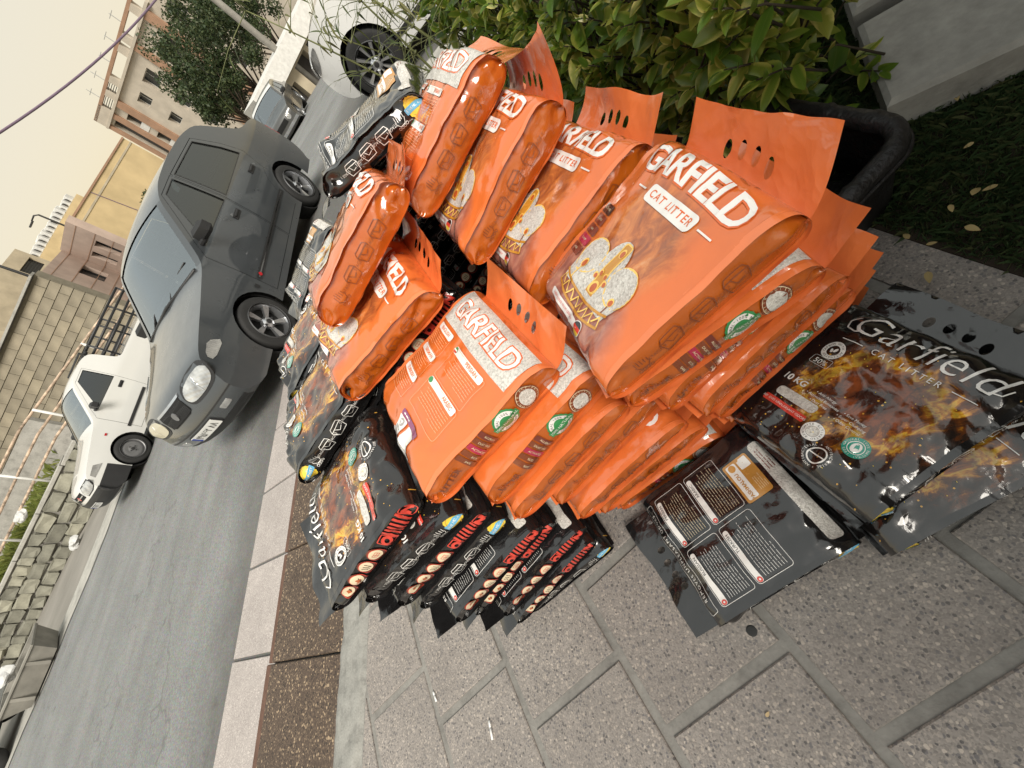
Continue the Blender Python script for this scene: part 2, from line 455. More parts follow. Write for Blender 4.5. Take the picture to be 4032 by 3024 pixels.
# planting bed beside the pavers
bed = [tuple(PU*u+PV*v) for u, v in ((-3.0, VEDGE), (3.4, VEDGE), (3.4, VEDGE+1.9), (-3.0, VEDGE+1.9))]
me, c = slab_mesh(bed, .1, .01, MAT['soil'])
tag(link('planting_bed', me, loc=(c[0], c[1], -.004)), kind='structure')
def blades(name, n, zone, mat, hmin, hmax, w, seed, lean=.6, base=0.0):
    r = np.random.default_rng(seed); V = np.empty((n*4, 3)); 
    P = zone(r, n); a = r.random(n)*6.283; h = hmin+(hmax-hmin)*r.random(n); l = h*lean*r.random(n); b = r.random(n)*6.283
    dx, dy = np.cos(a)*w, np.sin(a)*w
    V[0::4] = np.stack([P[:,0]-dx, P[:,1]-dy, np.full(n, base)], 1); V[1::4] = np.stack([P[:,0]+dx, P[:,1]+dy, np.full(n, base)], 1)
    ox, oy = np.cos(b)*l, np.sin(b)*l
    V[2::4] = np.stack([P[:,0]+ox*.5+dx*.6, P[:,1]+oy*.5+dy*.6, base+h*.65], 1); V[3::4] = np.stack([P[:,0]+ox, P[:,1]+oy, base+h*(.95-.3*lean*r.random(n))], 1)
    I = np.arange(n)*4
    F = np.concatenate([np.stack([I, I+1, I+2], 1), np.stack([I, I+2, I+3], 1)])
    return link(name, mesh(name, V, F, [mat]))
def bedzone(r, n):
    u = -.9+r.random(n)*2.2; v = VEDGE+.02+r.random(n)**1.0*1.2-.02*r.random(n)
    return u[:,None]*PU+v[:,None]*PV
def leafmat(name, a, b, c=None, rough=.45, trans=.25, scale=3):
    g = NG(name); o = g.co(); rr = g.n('ShaderNodeObjectInfo').outputs['Random']
    geo = g.n('ShaderNodeNewGeometry').outputs['Random Per Island']
    f = g.math('FRACT', g.math('ADD', geo, rr))
    col = g.ramp(f, [(0, a), (.55, b), (1, c or b)])
    col = g.mix(.25, col, g.noise(o, scale*8, 3), 'OVERLAY')
    p = g.n('ShaderNodeBsdfPrincipled', {'Base Color': col, 'Roughness': rough, 'Specular IOR Level': .4})
    t = g.n('ShaderNodeBsdfTranslucent', {'Color': col})
    m = g.n('ShaderNodeMixShader', {0: trans, 1: p.outputs[0], 2: t.outputs[0]})
    return g.surf(m.outputs[0])
MAT['grass'] = leafmat('grass', (.030, .060, .022), (.055, .095, .034), (.10, .11, .045), .6)
tag(blades('grass', 90000, bedzone, MAT['grass'], 0.015, .05, .0013, 5, 1.3, -.006), 'short dark grass growing on the shaded planting bed', 'grass', kind='stuff')
# ------------------------------------------------------------------ litter bags
BL, BW = .37, .31
def film(name, base, facecol=None, rough=.15, bmp=.34):
    """thin glossy printed film; facecol(g, px, py, base) may paint print by face coordinates (metres)"""
    g = NG(name); o = g.co()
    uv = g.n('ShaderNodeUVMap', uv_map='face').outputs[0]
    s = g.n('ShaderNodeSeparateXYZ', {0: uv}).outputs
    col = facecol(g, s[0], s[1], uv) if facecol else base
    n1 = g.noise(o, 26, 3, .5, .6); n2 = g.noise(o, 9, 2, .5, 1.0)
    wob = g.n('ShaderNodeVectorMath', {0: o, 1: g.n('ShaderNodeVectorMath', {0: g.n('ShaderNodeTexNoise', {'Vector': o, 'Scale': 7.0, 'Detail': 2.0}).outputs['Color'], 'Scale': .10}, operation='SCALE').outputs[0]}, operation='ADD').outputs[0]
    fold = g.vor(wob, 17.0); fold2 = g.vor(wob, 44.0)                     # crinkled film: facets meeting in soft ridges
    amt = g.ramp(g.noise(o, 5.5, 2), [(.38, .15), (.68, 1.0)])
    rg = g.ramp(g.noise(o, 14, 3), [(.3, rough*.6), (.75, rough*1.3)])
    h = g.math('ADD', g.math('MULTIPLY', n2, 1.0), g.math('MULTIPLY', n1, .3))
    h = g.math('ADD', h, g.math('MULTIPLY', amt, g.math('ADD', g.math('MULTIPLY', fold, .8), g.math('MULTIPLY', fold2, .22))))
    return g.bsdf(color=col, rough=rg, normal=g.bump(h, bmp, .012), spec=.7, coat=.7, coatr=.045)

def dist2(g, px, py, cx, cy, a, b):
    x = g.math('DIVIDE', g.math('SUBTRACT', px, cx), a); y = g.math('DIVIDE', g.math('SUBTRACT', py, cy), b)
    return g.math('SQRT', g.math('ADD', g.math('MULTIPLY', x, x), g.math('MULTIPLY', y, y)))
def mask(g, d, wob, lo=.85, hi=1.05, amp=.5):
    e = g.math('ADD', d, g.math('MULTIPLY', g.math('SUBTRACT', wob, .5), amp))
    return g.ramp(e, [(lo*.5, 1), (hi*.5, 0)]) if False else g.n('ShaderNodeMapRange', {0: e, 1: lo, 2: hi, 3: 1.0, 4: 0.0}).outputs[0]

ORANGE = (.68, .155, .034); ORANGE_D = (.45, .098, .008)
def paint_front(g, px, py, uv):
    st = g.scaled(uv, (24, 15, 1)); nz = g.noise(uv, 26, 4, .6, .4); str_ = g.noise(st, 1.2, 6, .62, .9)
    big = g.noise(uv, 11, 3, .5, .3)
    # soft russet watercolour field behind the print, abstract
    c = g.mix(.0, ORANGE, ORANGE)
    m1 = mask(g, dist2(g, px, py, .0, .02, .128, .125), big, .62, 1.0)
    m2 = mask(g, dist2(g, px, py, -.02, -.13, .165, .10), big, .7, 1.05)
    fur = g.ramp(str_, [(.25, (.16, .045, .025)), (.45, (.40, .115, .035)), (.6, (.62, .20, .05)), (.8, (.70, .36, .17))])
    low = g.ramp(str_, [(.25, (.15, .06, .055)), (.5, (.34, .13, .10)), (.8, (.58, .30, .20))])
    c = g.mix(m2, c, low); c = g.mix(m1, c, fur)
    return c
def paint_back(g, px, py, uv):
    m = g.n('ShaderNodeMapRange', {0: g.math('ADD', px, g.math('MULTIPLY', g.noise(uv, 12, 2), .01)), 1: -.06, 2: -.045, 3: 1.0, 4: 0.0}).outputs[0]
    return g.mix(g.math('MULTIPLY', m, .55), ORANGE, (.56, .115, .012))
def paint_black(g, px, py, uv):
    big = g.noise(uv, 13, 4, .6, .8); fl = g.noise(g.scaled(uv, (16, 9, 1)), 1.6, 5, .6, 2.2)
    d = dist2(g, px, py, .01, .005, .105, .088)
    e = g.math('ADD', d, g.math('ADD', g.math('MULTIPLY', g.math('SUBTRACT', big, .5), 1.2), g.math('MULTIPLY', g.math('SUBTRACT', fl, .5), 1.1)))
    x = g.n('ShaderNodeMapRange', {0: e, 1: .1, 2: 1.7}).outputs[0]
    glow = g.ramp(x, [(0, (.05, .018, .012)), (.2, (.28, .07, .02)), (.34, (.10, .03, .014)), (.46, (.42, .13, .02)), (.54, (.80, .50, .06)), (.58, (.72, .30, .02)), (.66, (.16, .045, .010)), (.8, (.022, .013, .010)), (1, (.011, .010, .010))])
    lit = g.ramp(g.noise(uv, 19, 3, .6), [(.36, .25), (.6, 1.0)])
    c = g.mix(lit, (.014, .011, .010), glow)
    sp = g.vor(uv, 90, out='Distance'); spc = g.n('ShaderNodeSeparateColor', {0: g.vor(uv, 90, out='Color')}).outputs[0]
    spark = g.math('MULTIPLY', g.math('LESS_THAN', sp, .16), g.math('GREATER_THAN', spc, .86))
    return g.mix(spark, c, (.7, .38, .06))
MAT['of'] = film('bag_orange_front', ORANGE, paint_front)
MAT['ob'] = film('bag_orange_back', ORANGE, paint_back)
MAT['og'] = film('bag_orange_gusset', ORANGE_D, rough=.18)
MAT['ofin'] = film('bag_orange_seal', (.76, .19, .055), rough=.22)
MAT['bf'] = film('bag_black_front', (.01,)*3, paint_black, rough=.14, bmp=.42)
MAT['bb'] = film('bag_black_back', (.012, .0115, .012), rough=.13, bmp=.42)
MAT['bg'] = film('bag_black_gusset', (.009, .008, .008), rough=.17)
def ink(name, col, rough=.3): MAT[name] = film(name, col, rough=rough); return MAT[name]
ink('i_white', (.80, .78, .75)); ink('i_orange', (.72, .13, .015)); ink('i_pale', (.86, .42, .22)); ink('i_brown', (.20, .045, .012)); ink('i_black', (.016, .013, .012))
ink('i_gold', (.55, .25, .03)); ink('i_goldl', (.85, .55, .12)); ink('i_crimson', (.40, .02, .06)); ink('i_red', (.62, .05, .03)); ink('i_yellow', (.80, .58, .05)); ink('i_green', (.03, .24, .07))
ink('i_teal', (.03, .30, .22)); ink('i_blue', (.12, .40, .62)); ink('i_grey', (.35, .32, .30)); ink('i_cream', (.75, .62, .42)); ink('i_ruby', (.48, .10, .02)); ink('i_maroon', (.17, .03, .015)); ink('i_amber', (.50, .24, .05)); ink('i_purple', (.25, .05, .14))
g = NG('litter_grains'); o_ = g.co(); v_ = g.vor(o_, 330, out='Color')
MAT['i_litter'] = g.bsdf(color=g.mix(.5, (.66, .63, .58), g.ramp(g.n('ShaderNodeSeparateColor', {0: v_}).outputs[0], [(0, (.18, .16, .14)), (.4, (.45, .43, .40)), (1, (.72, .70, .66))])), rough=.3, coat=.3, normal=g.bump(g.vor(o_, 330), .4, .003))

class BagShape:
    def __init__(s, T, seed, crumple=1.0):
        s.T = T; s.w = Waves(seed, 16, .035, .2); s.c = Waves(seed+50, 14, .05, .18); s.f = Waves(seed+80, 14, .03, .12); s.k = crumple*1.75; r = np.random.default_rng(seed)
        s.sk = r.normal(0, .012); s.sl = r.normal(0, .05); s.end = .0
    def tt(s, u): return np.clip(1-np.abs(u)**9, 0, 1)**.5*(1+s.sl*u)
    def hw(s, u): return BW/2*(1+.035*np.abs(u)**8-.012*(1-u*u))
    def zb(s, u): return s.T*.34*(1-np.clip(1-np.abs(u)**9, 0, 1)**.5)
    def disp(s, x, y, u, v):
        a = .0026+.0055*np.abs(u)**3
        return s.k*(a*s.w(x*.7, y*.7)*.6*(1-.75*v**6)+(.0012+.0055*np.abs(u)**4)*s.c.crease(x*.6, y)+(.0011+.0042*np.abs(u)**3)*s.f.facet(x, y)*(1-.6*v**8))*np.clip(1-np.abs(u)**14, 0, 1)
    def top(s, px, py, off=0.0):
        u = np.clip(py/(BL/2), -1, 1); v = np.clip(-px/(BW/2), -1, 1)
        X = py+s.sk*v*.3; Y = v*s.hw(u)
        t = s.T*s.tt(u)
        Z = s.zb(u)+t*(.86+.14*(1-v**4))+s.disp(X, Y, u, v)+off+.002
        return np.stack([X, Y, Z], -1)
    def bot(s, px, py):
        u = np.clip(py/(BL/2), -1, 1); v = np.clip(-px/(BW/2), -1, 1)
        X = py+s.sk*v*.3; Y = v*s.hw(u)
        return np.stack([X, Y, s.zb(u)+.05*s.T*s.tt(u)*v**4], -1)
    def wall(s, sd_, py, h, off=0.0):
        """gusset wall; sd_=+1 is local +Y, h runs 0..1 from bottom to top edge"""
        px = -sd_*BW/2*np.ones_like(py)
        A = s.bot(px, py); B = s.top(px, py); h_ = np.asarray(h)[..., None]
        P = A+(B-A)*h_
        u = np.clip(py/(BL/2), -1, 1)
        b = .013*4*np.asarray(h)*(1-np.asarray(h))*np.clip(1-np.abs(u)**5, 0, 1)-.005+.0035*s.w(py*.8, np.asarray(h)*.10+sd_)*(.25+np.abs(u)**3)*np.sin(np.pi*np.asarray(h))+s.k*(.0016+.0045*np.abs(u)**2.5)*s.f.facet(py, np.asarray(h)*s.T*1.2+sd_*.3)*np.sin(np.pi*np.asarray(h))**.7
        P = P.copy(); P[..., 1] += sd_*(b+off); return P
def gridF(n, m, flip=False, base=0):
    F = []
    for i in range(n-1):
        for j in range(m-1):
            q = (base+i*m+j, base+i*m+j+1, base+(i+1)*m+j+1, base+(i+1)*m+j)
            F.append(q[::-1] if flip else q)
    return F
def bag_body(S, mats, name):
    uu = np.sin(np.linspace(-1, 1, 69)*np.pi/2*.95)/math.sin(np.pi/2*.95); vv = np.linspace(-1, 1, 47)
    PY, PX = np.meshgrid(uu*BL/2, -vv*BW/2, indexing='ij'); n, m = PY.shape
    V = []; F = []; MI = []; UV = []
    def put(P, flip, mi, uv=None):
        b = len(V); V.extend(P.reshape(-1, 3).tolist()); f = gridF(P.shape[0], P.shape[1], flip, b); F.extend(f); MI.extend([mi]*len(f))
        UV.extend((uv if uv is not None else np.zeros((P.shape[0]*P.shape[1], 2))).reshape(-1, 2).tolist())
    put(S.top(PX, PY), False, 0, np.stack([PX, PY], -1))
    put(S.bot(PX, PY), True, 0, np.stack([PX*0+.5, PY], -1))
    hh = np.linspace(0, 1, 15)
    for sd_ in (1, -1):
        A, H = np.meshgrid(uu*BL/2, hh, indexing='ij'); put(S.wall(sd_, A, H), sd_ > 0, 1)
        # seal fins standing off the long edges
        e = S.top(np.full_like(uu, -sd_*BW/2), uu*BL/2); k = np.clip(1-np.abs(uu)**10*.6, .4, 1)
        wv = .0016*np.sin(uu*6+S.sl*90)+.0007*np.sin(uu*19+1)
        f1 = e.copy(); f1[:,1] += sd_*.012*k; f1[:,2] += -.002+wv
        f0 = e.copy(); f0[:,1] -= sd_*.004; f0[:,2] += .0006
        put(np.stack([f0, f1], 1), sd_ < 0, 2)
        e2 = S.bot(np.full_like(uu, -sd_*BW/2), uu*BL/2); f2 = e2.copy(); f2[:,1] += sd_*.009*k; f2[:,2] += .003+wv
        put(np.stack([e2, f2], 1), sd_ < 0, 2)
    return mesh(name, V, F, mats, MI, True, UV)
def flap_mesh(S, mat, lift, length=.085, holes=True, end=1, seed=0, skew=0.0, twist=0.0):
    w = S.hw(1.0)*.985; r = np.random.default_rng(seed)
    outer = [(-w, 0), (w, 0), (w*1.0, length+skew), (-w*1.0, length-skew)]
    hs = [ell(x, length*.40+.006*(abs(i-1.5) < 1), .0085, .0125, 14) for i, x in enumerate((-.051, -.017, .017, .051))] if holes else []
    v, f = fill(outer, hs, .010)
    a = v[:,0]; t = v[:,1]/length
    z0 = S.top(np.array([0.]), np.array([end*BL/2]))[0, 2]
    W_ = Waves(seed+9, 10, .06, .25)
    Z = z0-.003+lift*np.sign(t)*np.abs(t)**1.4+.006*t*W_(a, v[:,1])+.003*np.minimum(1, t*3)*W_.facet(a, v[:,1])+twist*t*a/w+.01*t*(a/w)**2
    shrink = 1-.25*(lift/length)**2*t
    X = end*(BL/2-.006+v[:,1]*np.clip(shrink, .5, 1)); Y = -end*a
    return mesh('flap', np.stack([X, Y, Z], 1), f, [mat], None, True, np.full((len(v), 2), .5))

def text_tris(body, size, bold=0.0, shear=0.0, space=1.0, lim=.008):
    cu = bpy.data.curves.new('t', 'FONT'); cu.body = body; cu.size = size; cu.align_x = 'CENTER'; cu.align_y = 'CENTER'
    cu.offset = bold; cu.shear = shear; cu.space_character = space; cu.resolution_u = 3; cu.fill_mode = 'FRONT'
    ob = bpy.data.objects.new('t', cu); COL.objects.link(ob)
    dg = bpy.context.evaluated_depsgraph_get(); ev = ob.evaluated_get(dg); me = ev.to_mesh()
    v = np.array([p.co[:2] for p in me.vertices]).reshape(-1, 2); me.calc_loop_triangles()
    f = np.array([t.vertices[:] for t in me.loop_triangles]).reshape(-1, 3)
    ev.to_mesh_clear(); bpy.data.objects.remove(ob); bpy.data.curves.remove(cu)
    if len(f) == 0: return v, f
    a = v[f]; ar = (a[:,1,0]-a[:,0,0])*(a[:,2,1]-a[:,0,1])-(a[:,2,0]-a[:,0,0])*(a[:,1,1]-a[:,0,1])
    f[ar < 0] = f[ar < 0][:, ::-1]
    for _ in range(3):
        a = v[f]; L_ = np.linalg.norm(a-np.roll(a, 1, 1), axis=2).max(1); big = L_ > lim
        if not big.any(): break
        fb = f[big]; q = v[fb]; m0, m1, m2 = (q[:,0]+q[:,1])/2, (q[:,1]+q[:,2])/2, (q[:,2]+q[:,0])/2
        b = len(v); k = len(fb); i0, i1, i2 = b+np.arange(k), b+k+np.arange(k), b+2*k+np.arange(k)
        v = np.concatenate([v, m0, m1, m2])
        f = np.concatenate([f[~big], np.stack([fb[:,0], i0, i2], 1), np.stack([i0, fb[:,1], i1], 1), np.stack([i2, i1, fb[:,2]], 1), np.stack([i0, i1, i2], 1)])
    return v, f
class Print:
    """flat print laid out in face coordinates (metres, x right, y up)"""
    def __init__(s): s.items = []
    def poly(s, outer, mat, layer=1, holes=(), step=.009): s.items.append((*fill(outer, holes, step), mat, layer)); return s
    def text(s, body, x, y, size, mat, layer=3, rot=0.0, bold=0.0, shear=0.0, space=1.0, arc=0.0):
        v, f = text_tris(body, size, bold, shear, space)
        if len(f) == 0: return s
        v = v.copy(); v[:,1] += arc*v[:,0]**2
        c, q = math.cos(rot), math.sin(rot)
        v = np.stack([x+v[:,0]*c-v[:,1]*q, y+v[:,0]*q+v[:,1]*c], 1); s.items.append((v, f, mat, layer)); return s
    def ringtext(s, body, cx, cy, r, size, mat, layer=3, a0=90, step=None):
        step = step or -360/len(body)
        for i, ch in enumerate(body):
            a = R_(a0+step*i)
            if ch != ' ': s.text(ch, cx+r*math.cos(a), cy+r*math.sin(a), size, mat, layer, rot=a-math.pi/2)
        return s
    def line(s, a, b, w, mat, layer=2):
        d = np.array(b)-np.array(a); L_ = np.linalg.norm(d); n = np.array([-d[1], d[0]])/L_*w/2; a = np.array(a); b = np.array(b)
        return s.poly([tuple(a-n), tuple(b-n), tuple(b+n), tuple(a+n)], mat, layer)
    def path(s, pts, w, mat, layer=2):
        for a, b in zip(pts[:-1], pts[1:]): s.line(a, b, w, mat, layer)
        return s
    def ring(s, cx, cy, r, w, mat, layer=2): return s.poly(ell(cx, cy, r, r, 28), mat, layer, [ell(cx, cy, r-w, r-w, 28)])
    def frame(s, cx, cy, w, h, t, mat, r=.006, layer=2): return s.poly(rrect(cx, cy, w, h, r), mat, layer, [rrect(cx, cy, w-2*t, h-2*t, max(.001, r-t))])
    def lines(s, x, y, w, n, gap, mat, seed=0, t=.0011, align=-1, layer=2):
        r = random.Random(seed)
        for i in range(n):
            ww = w*(r.uniform(.35, .6) if i == n-1 else r.uniform(.8, 1)); xx = x
            while xx < x+ww:
                k = r.uniform(.006, .018); k = min(k, x+ww-xx)
                if k > .002: s.line((xx, y-i*gap), (xx+k, y-i*gap), t, mat, layer) if align < 0 else s.line((x+w-(xx-x), y-i*gap), (x+w-(xx-x)-k, y-i*gap), t, mat, layer)
                xx += k+.0022
        return s
    def build(s, name, mapper, lay=.0005, base=.0015):
        mats = []; V = []; F = []; MI = []; b = 0
        for v, f, m, l in s.items:
            if m not in mats: mats.append(m)
            V.append(mapper(v, base+lay*l)); F.append(f+b); MI += [mats.index(m)]*len(f); b += len(v)
        V = np.concatenate(V); F = np.concatenate(F)
        return mesh(name, V, F, [MAT[q] for q in mats], MI, True, np.full((len(V), 2), .5))

def design_front():
    p = Print()
    p.text('GARFIELD', .0, .138, .064, 'i_orange', 1, bold=.0035, space=.93, arc=-.5); p.text('GARFIELD', .0, .139, .064, 'i_white', 2, bold=.0015, space=.93, arc=-.5)
    p.poly(rrect(.012, .086, .135, .03, .009), 'i_white', 2).text('CAT LITTER', .012, .086, .0185, 'i_orange', 3, space=1.25, bold=.0003)
    p.line((.09, .086), (.122, .086), .003, 'i_white'); p.line((-.098, .086), (-.066, .086), .003, 'i_white')
    # open crown: grains seen through clear lobes, gold bands, drops and stones
    for x, y, a, b in ((-.062, -.052, .036, .036), (.0, -.040, .034, .05), (.058, -.052, .036, .036)): p.poly(ell(x, y, a, b, 22), 'i_litter', 1)
    p.poly([(-.095, -.06), (.09, -.06), (.075, -.112), (-.085, -.112)], 'i_litter', 1)
    for x, y, a, b in ((-.062, -.052, .036, .036), (.058, -.052, .036, .036)): p.poly(ell(x, y, a+.0015, b+.0015, 22), 'i_goldl', 1, [ell(x, y, a-.002, b-.002, 22)])
    band = lambda x: -.102-2.2*(x+.005)**2*(-1)
    for dy, w in ((0, .005), (-.026, .005)):
        p.path([(x, band(x)+dy-.012) for x in np.linspace(-.09, .082, 9)], w, 'i_gold', 3)
    for x in np.linspace(-.078, .07, 8): p.path([(x-.010, band(x)-.034), (x, band(x)-.016), (x+.010, band(x)-.034)], .0028, 'i_goldl', 3)
    p.poly([(-.011, -.10), (.015, -.10), (.014, .006), (-.008, .006)], 'i_gold', 2); p.frame(.003, -.045, .026, .105, .003, 'i_goldl', .008, 3)
    for x, y, q in ((.003, -.012, .008), (.003, -.085, .011), (-.014, -.068, .0055), (-.005, -.058, .0055), (.011, -.058, .0055), (.020, -.068, .0055), (-.06, -.07, .009), (.062, -.078, .007)):
        p.poly(ell(x, y, q, q*1.15, 14), 'i_goldl', 4); p.poly(ell(x+.001, y-.001, q*.72, q*.85, 12), 'i_ruby', 5)
    p.path([(-.06, -.08), (-.06, -.105)], .003, 'i_goldl', 3); p.path([(.062, -.086), (.062, -.108)], .003, 'i_brown', 3)
    for i, (m, tx) in enumerate((('i_black', 'ACTIVATED'), ('i_maroon', 'ALLERGY'), ('i_maroon', 'SAFE'), ('i_crimson', 'CLUMP'), ('i_maroon', 'FREE'))):
        y = .022-i*.0225; p.poly(rrect(-.128, y, .044, .019, .003), m, 2).text(tx, -.128, y, .0062, 'i_cream', 3)
    p.poly(rrect(-.03, -.153, .125, .015, .004), 'i_white', 2).text('UNDER LICENSE FROM GERMANY', -.034, -.153, .0066, 'i_red', 3)
    fx, fy, fr = .044, -.153, .0125
    p.poly(ell(fx, fy, fr+.0015, fr+.0015, 20), 'i_white', 3)
    for m, y0, y1 in (('i_black', .33, 1), ('i_red', -.33, .33), ('i_yellow', -1, -.33)):
        P = [(fx+fr*math.cos(t), fy+fr*math.sin(t)) for t in np.linspace(math.asin(y0), math.asin(y1), 6)]
        p.poly(P+[(2*fx-x, y) for x, y in P[::-1]], m, 4)
    return p
def design_back():
    p = Print()
    p.poly([(-.155, .088), (.150, .088), (.150, .176), (-.155, .176)], 'i_litter', 1)
    p.text('GARFIELD', -.002, .134, .063, 'i_orange', 2, bold=.0035, space=.93); p.text('GARFIELD', -.002, .1345, .063, 'i_white', 3, bold=.0008, space=.93)
    tab = lambda t, x, y, w: p.poly(rrect(x, y, w, .017, .005), 'i_white', 2).text(t, x+w/2-len(t)*.0052-.004, y, .0125, 'i_orange', 3, bold=.0002)
    for i, t in enumerate(('ENGLISH', 'GERMAN', 'TURKISH')):
        y = .07-i*.062; tab(t, -.105, y, .082); p.lines(-.145, y-.015, .08, 6, .0056, 'i_pale', i)
        p.frame(-.105, y-.024, .088, .056, .0009, 'i_pale')
    for i, t in enumerate(('PERSIAN', 'ARABIC')):
        y = .066-i*.085; tab(t, .035, y, .125); p.lines(-.025, y-.016, .12, 7, .0064, 'i_pale', i+9, align=1); p.frame(.037, y-.033, .136, .078, .0009, 'i_pale')
        p.poly(ell(-.022, y, .0072, .0072, 14), 'i_green', 3)
        if i == 0: p.poly(rrect(-.022, y-.0042, .011, .004, .001), 'i_red', 4); p.poly(rrect(-.022, y, .013, .0034, .001), 'i_white', 4)
    p.poly(rrect(.02, -.116, .10, .013, .003), 'i_purple', 2); p.lines(-.02, -.116, .08, 1, .01, 'i_white', 4, t=.003, layer=3)
    p.poly(rrect(-.012, -.142, .036, .036, .003), 'i_white', 2).poly(ell(-.012, -.136, .0095, .0095, 18), 'i_grey', 3); p.lines(-.026, -.151, .028, 2, .004, 'i_black', 2, layer=3)
    p.poly(rrect(.042, -.142, .046, .038, .003), 'i_white', 2)
    p.poly(rrect(.02, -.172, .115, .019, .002), 'i_white', 2)
    x = -.03; r = random.Random(3)
    while x < .068:
        w = r.uniform(.0008, .0026); p.line((x, -.165), (x, -.177), w, 'i_black', 3); x += w+r.uniform(.001, .0024)
    return p
def design_black_front():
    p = Print()
    p.text('Garfield', .0, .135, .075, 'i_white', 3, shear=.25, space=1.05, bold=-.0008)
    p.path([(-.125, .150), (-.138, .135), (-.132, .118), (-.112, .112), (-.098, .118)], .003, 'i_white'); p.path([(.118, .118), (.135, .122), (.140, .14)], .002, 'i_white')
    p.text('CAT LITTER', .005, .09, .0165, 'i_white', 3, space=1.5); p.line((.085, .09), (.125, .09), .0016, 'i_white'); p.line((-.118, .09), (-.075, .09), .0016, 'i_white')
    p.ring(-.112, .058, .0215, .0014, 'i_white'); p.poly(ell(-.112, .058, .0205, .0205, 26), 'i_white', 1, [ell(-.112, .058, .0125, .0125, 18)]); p.ringtext('WITH ACTIVATED CARBON ', -.112, .058, .0165, .0062, 'i_black', 3)
    p.poly(ell(-.115, .057, .0028, .005, 10, .4), 'i_white', 3).poly(ell(-.108, .060, .003, .0055, 10, -.5), 'i_white', 3)
    p.text('50%', -.112, .024, .0165, 'i_white'); p.frame(-.112, .026, .042, .021, .0007, 'i_white', .004)
    p.text('10 KG', -.118, -.035, .021, 'i_white', bold=.0006)
    p.poly(rrect(-.082, -.07, .092, .0215, .008), 'i_litter', 1)
    p.poly(rrect(-.088, -.098, .10, .0155, .003), 'i_red', 2).text('REMOVES UNPLEASANT ODORS', -.088, -.098, .0073, 'i_white')
    for i, t in enumerate(('Anti Alergy', 'Activated Bentonite', 'Dust Free')): p.text('\u2022 '+t, -.045, -.034-i*.0105, .0082, 'i_white')
    for i, t in enumerate(('Save Money', 'Super Clumping', 'Odor Control')): p.text('\u2022 '+t, .022, -.042-i*.0105, .0082, 'i_white')
    p.ring(-.01, -.108, .0205, .0012, 'i_white'); p.poly(ell(-.01, -.108, .0195, .0195, 24), 'i_white', 1, [ell(-.01, -.108, .0118, .0118, 16)]); p.ringtext('ACTIVATED BENTONITE ', -.01, -.108, .0156, .0058, 'i_black'); p.poly(ell(-.01, -.108, .0112, .0112, 16), 'i_litter', 2)
    p.poly(ell(.062, -.086, .0225, .0225, 26), 'i_teal', 2); p.ring(.062, -.086, .0145, .0014, 'i_white', 3); p.ringtext('100% NATURAL 100% NATURAL ', .062, -.086, .0183, .0058, 'i_white'); p.poly(ell(.062, -.086, .009, .011, 14), 'i_white', 3).poly(ell(.063, -.086, .004, .009, 12, .3), 'i_teal', 4)
    p.ring(.03, -.142, .0185, .0028, 'i_white'); p.line((.012, -.142), (.048, -.142), .0024, 'i_white'); p.ringtext('ANTIBACTERIAL \u00d7 ANTIBACTERIAL \u00d7 ', .03, -.142, .0242, .0066, 'i_white')
    r = random.Random(5)
    for i in range(26): p.poly(ell(r.uniform(-.13, .13), r.uniform(-.17, .08), r.uniform(.0006, .0018), r.uniform(.0006, .0014), 6), 'i_yellow', 2)
    return p
def design_black_back():
    p = Print()
    for t, x, y in (('TURKISH', -.074, -.012), ('ARABIC', .074, -.012), ('RUSSIAN', -.074, .088), ('PERSIAN', .074, .088)):
        p.frame(x, y, .138, .092, .0011, 'i_white', .008); p.poly(rrect(x-.004, y+.036, .124, .014, .006), 'i_white', 2).text(t, x+.026, y+.036, .0115, 'i_black', 3)
        p.lines(x-.06, y+.02, .12, 9, .0068, 'i_white' if x < 0 else 'i_cream', int(y*900)+int(x*100), t=.0009); p.poly(ell(x-.06, y+.036, .006, .006, 14), 'i_red', 3); p.poly(ell(x-.06, y+.036, .0022, .0022, 10), 'i_white', 4)
    p.frame(0, .160, .285, .024, .0009, 'i_white', .005); p.text('REMOVES UNPLEASANT ODORS', 0, .160, .0125, 'i_white', space=1.35)
    p.poly(rrect(.052, -.098, .105, .068, .006), 'i_amber', 1).poly(rrect(.052, -.083, .094, .026, .004), 'i_white', 2).text('PASHMALOU', .038, -.083, .0125, 'i_amber', 3, bold=.0003); p.poly(ell(.089, -.083, .009, .009, 16), 'i_gold', 3); p.lines(.012, -.108, .04, 5, .0048, 'i_cream', 3)
    p.poly(rrect(.087, -.114, .026, .026, .003), 'i_white', 2)
    p.poly(rrect(-.015, -.158, .25, .03, .009), 'i_litter', 1); p.lines(.04, -.151, .06, 3, .007, 'i_maroon', 8, t=.002, layer=3)
    return p
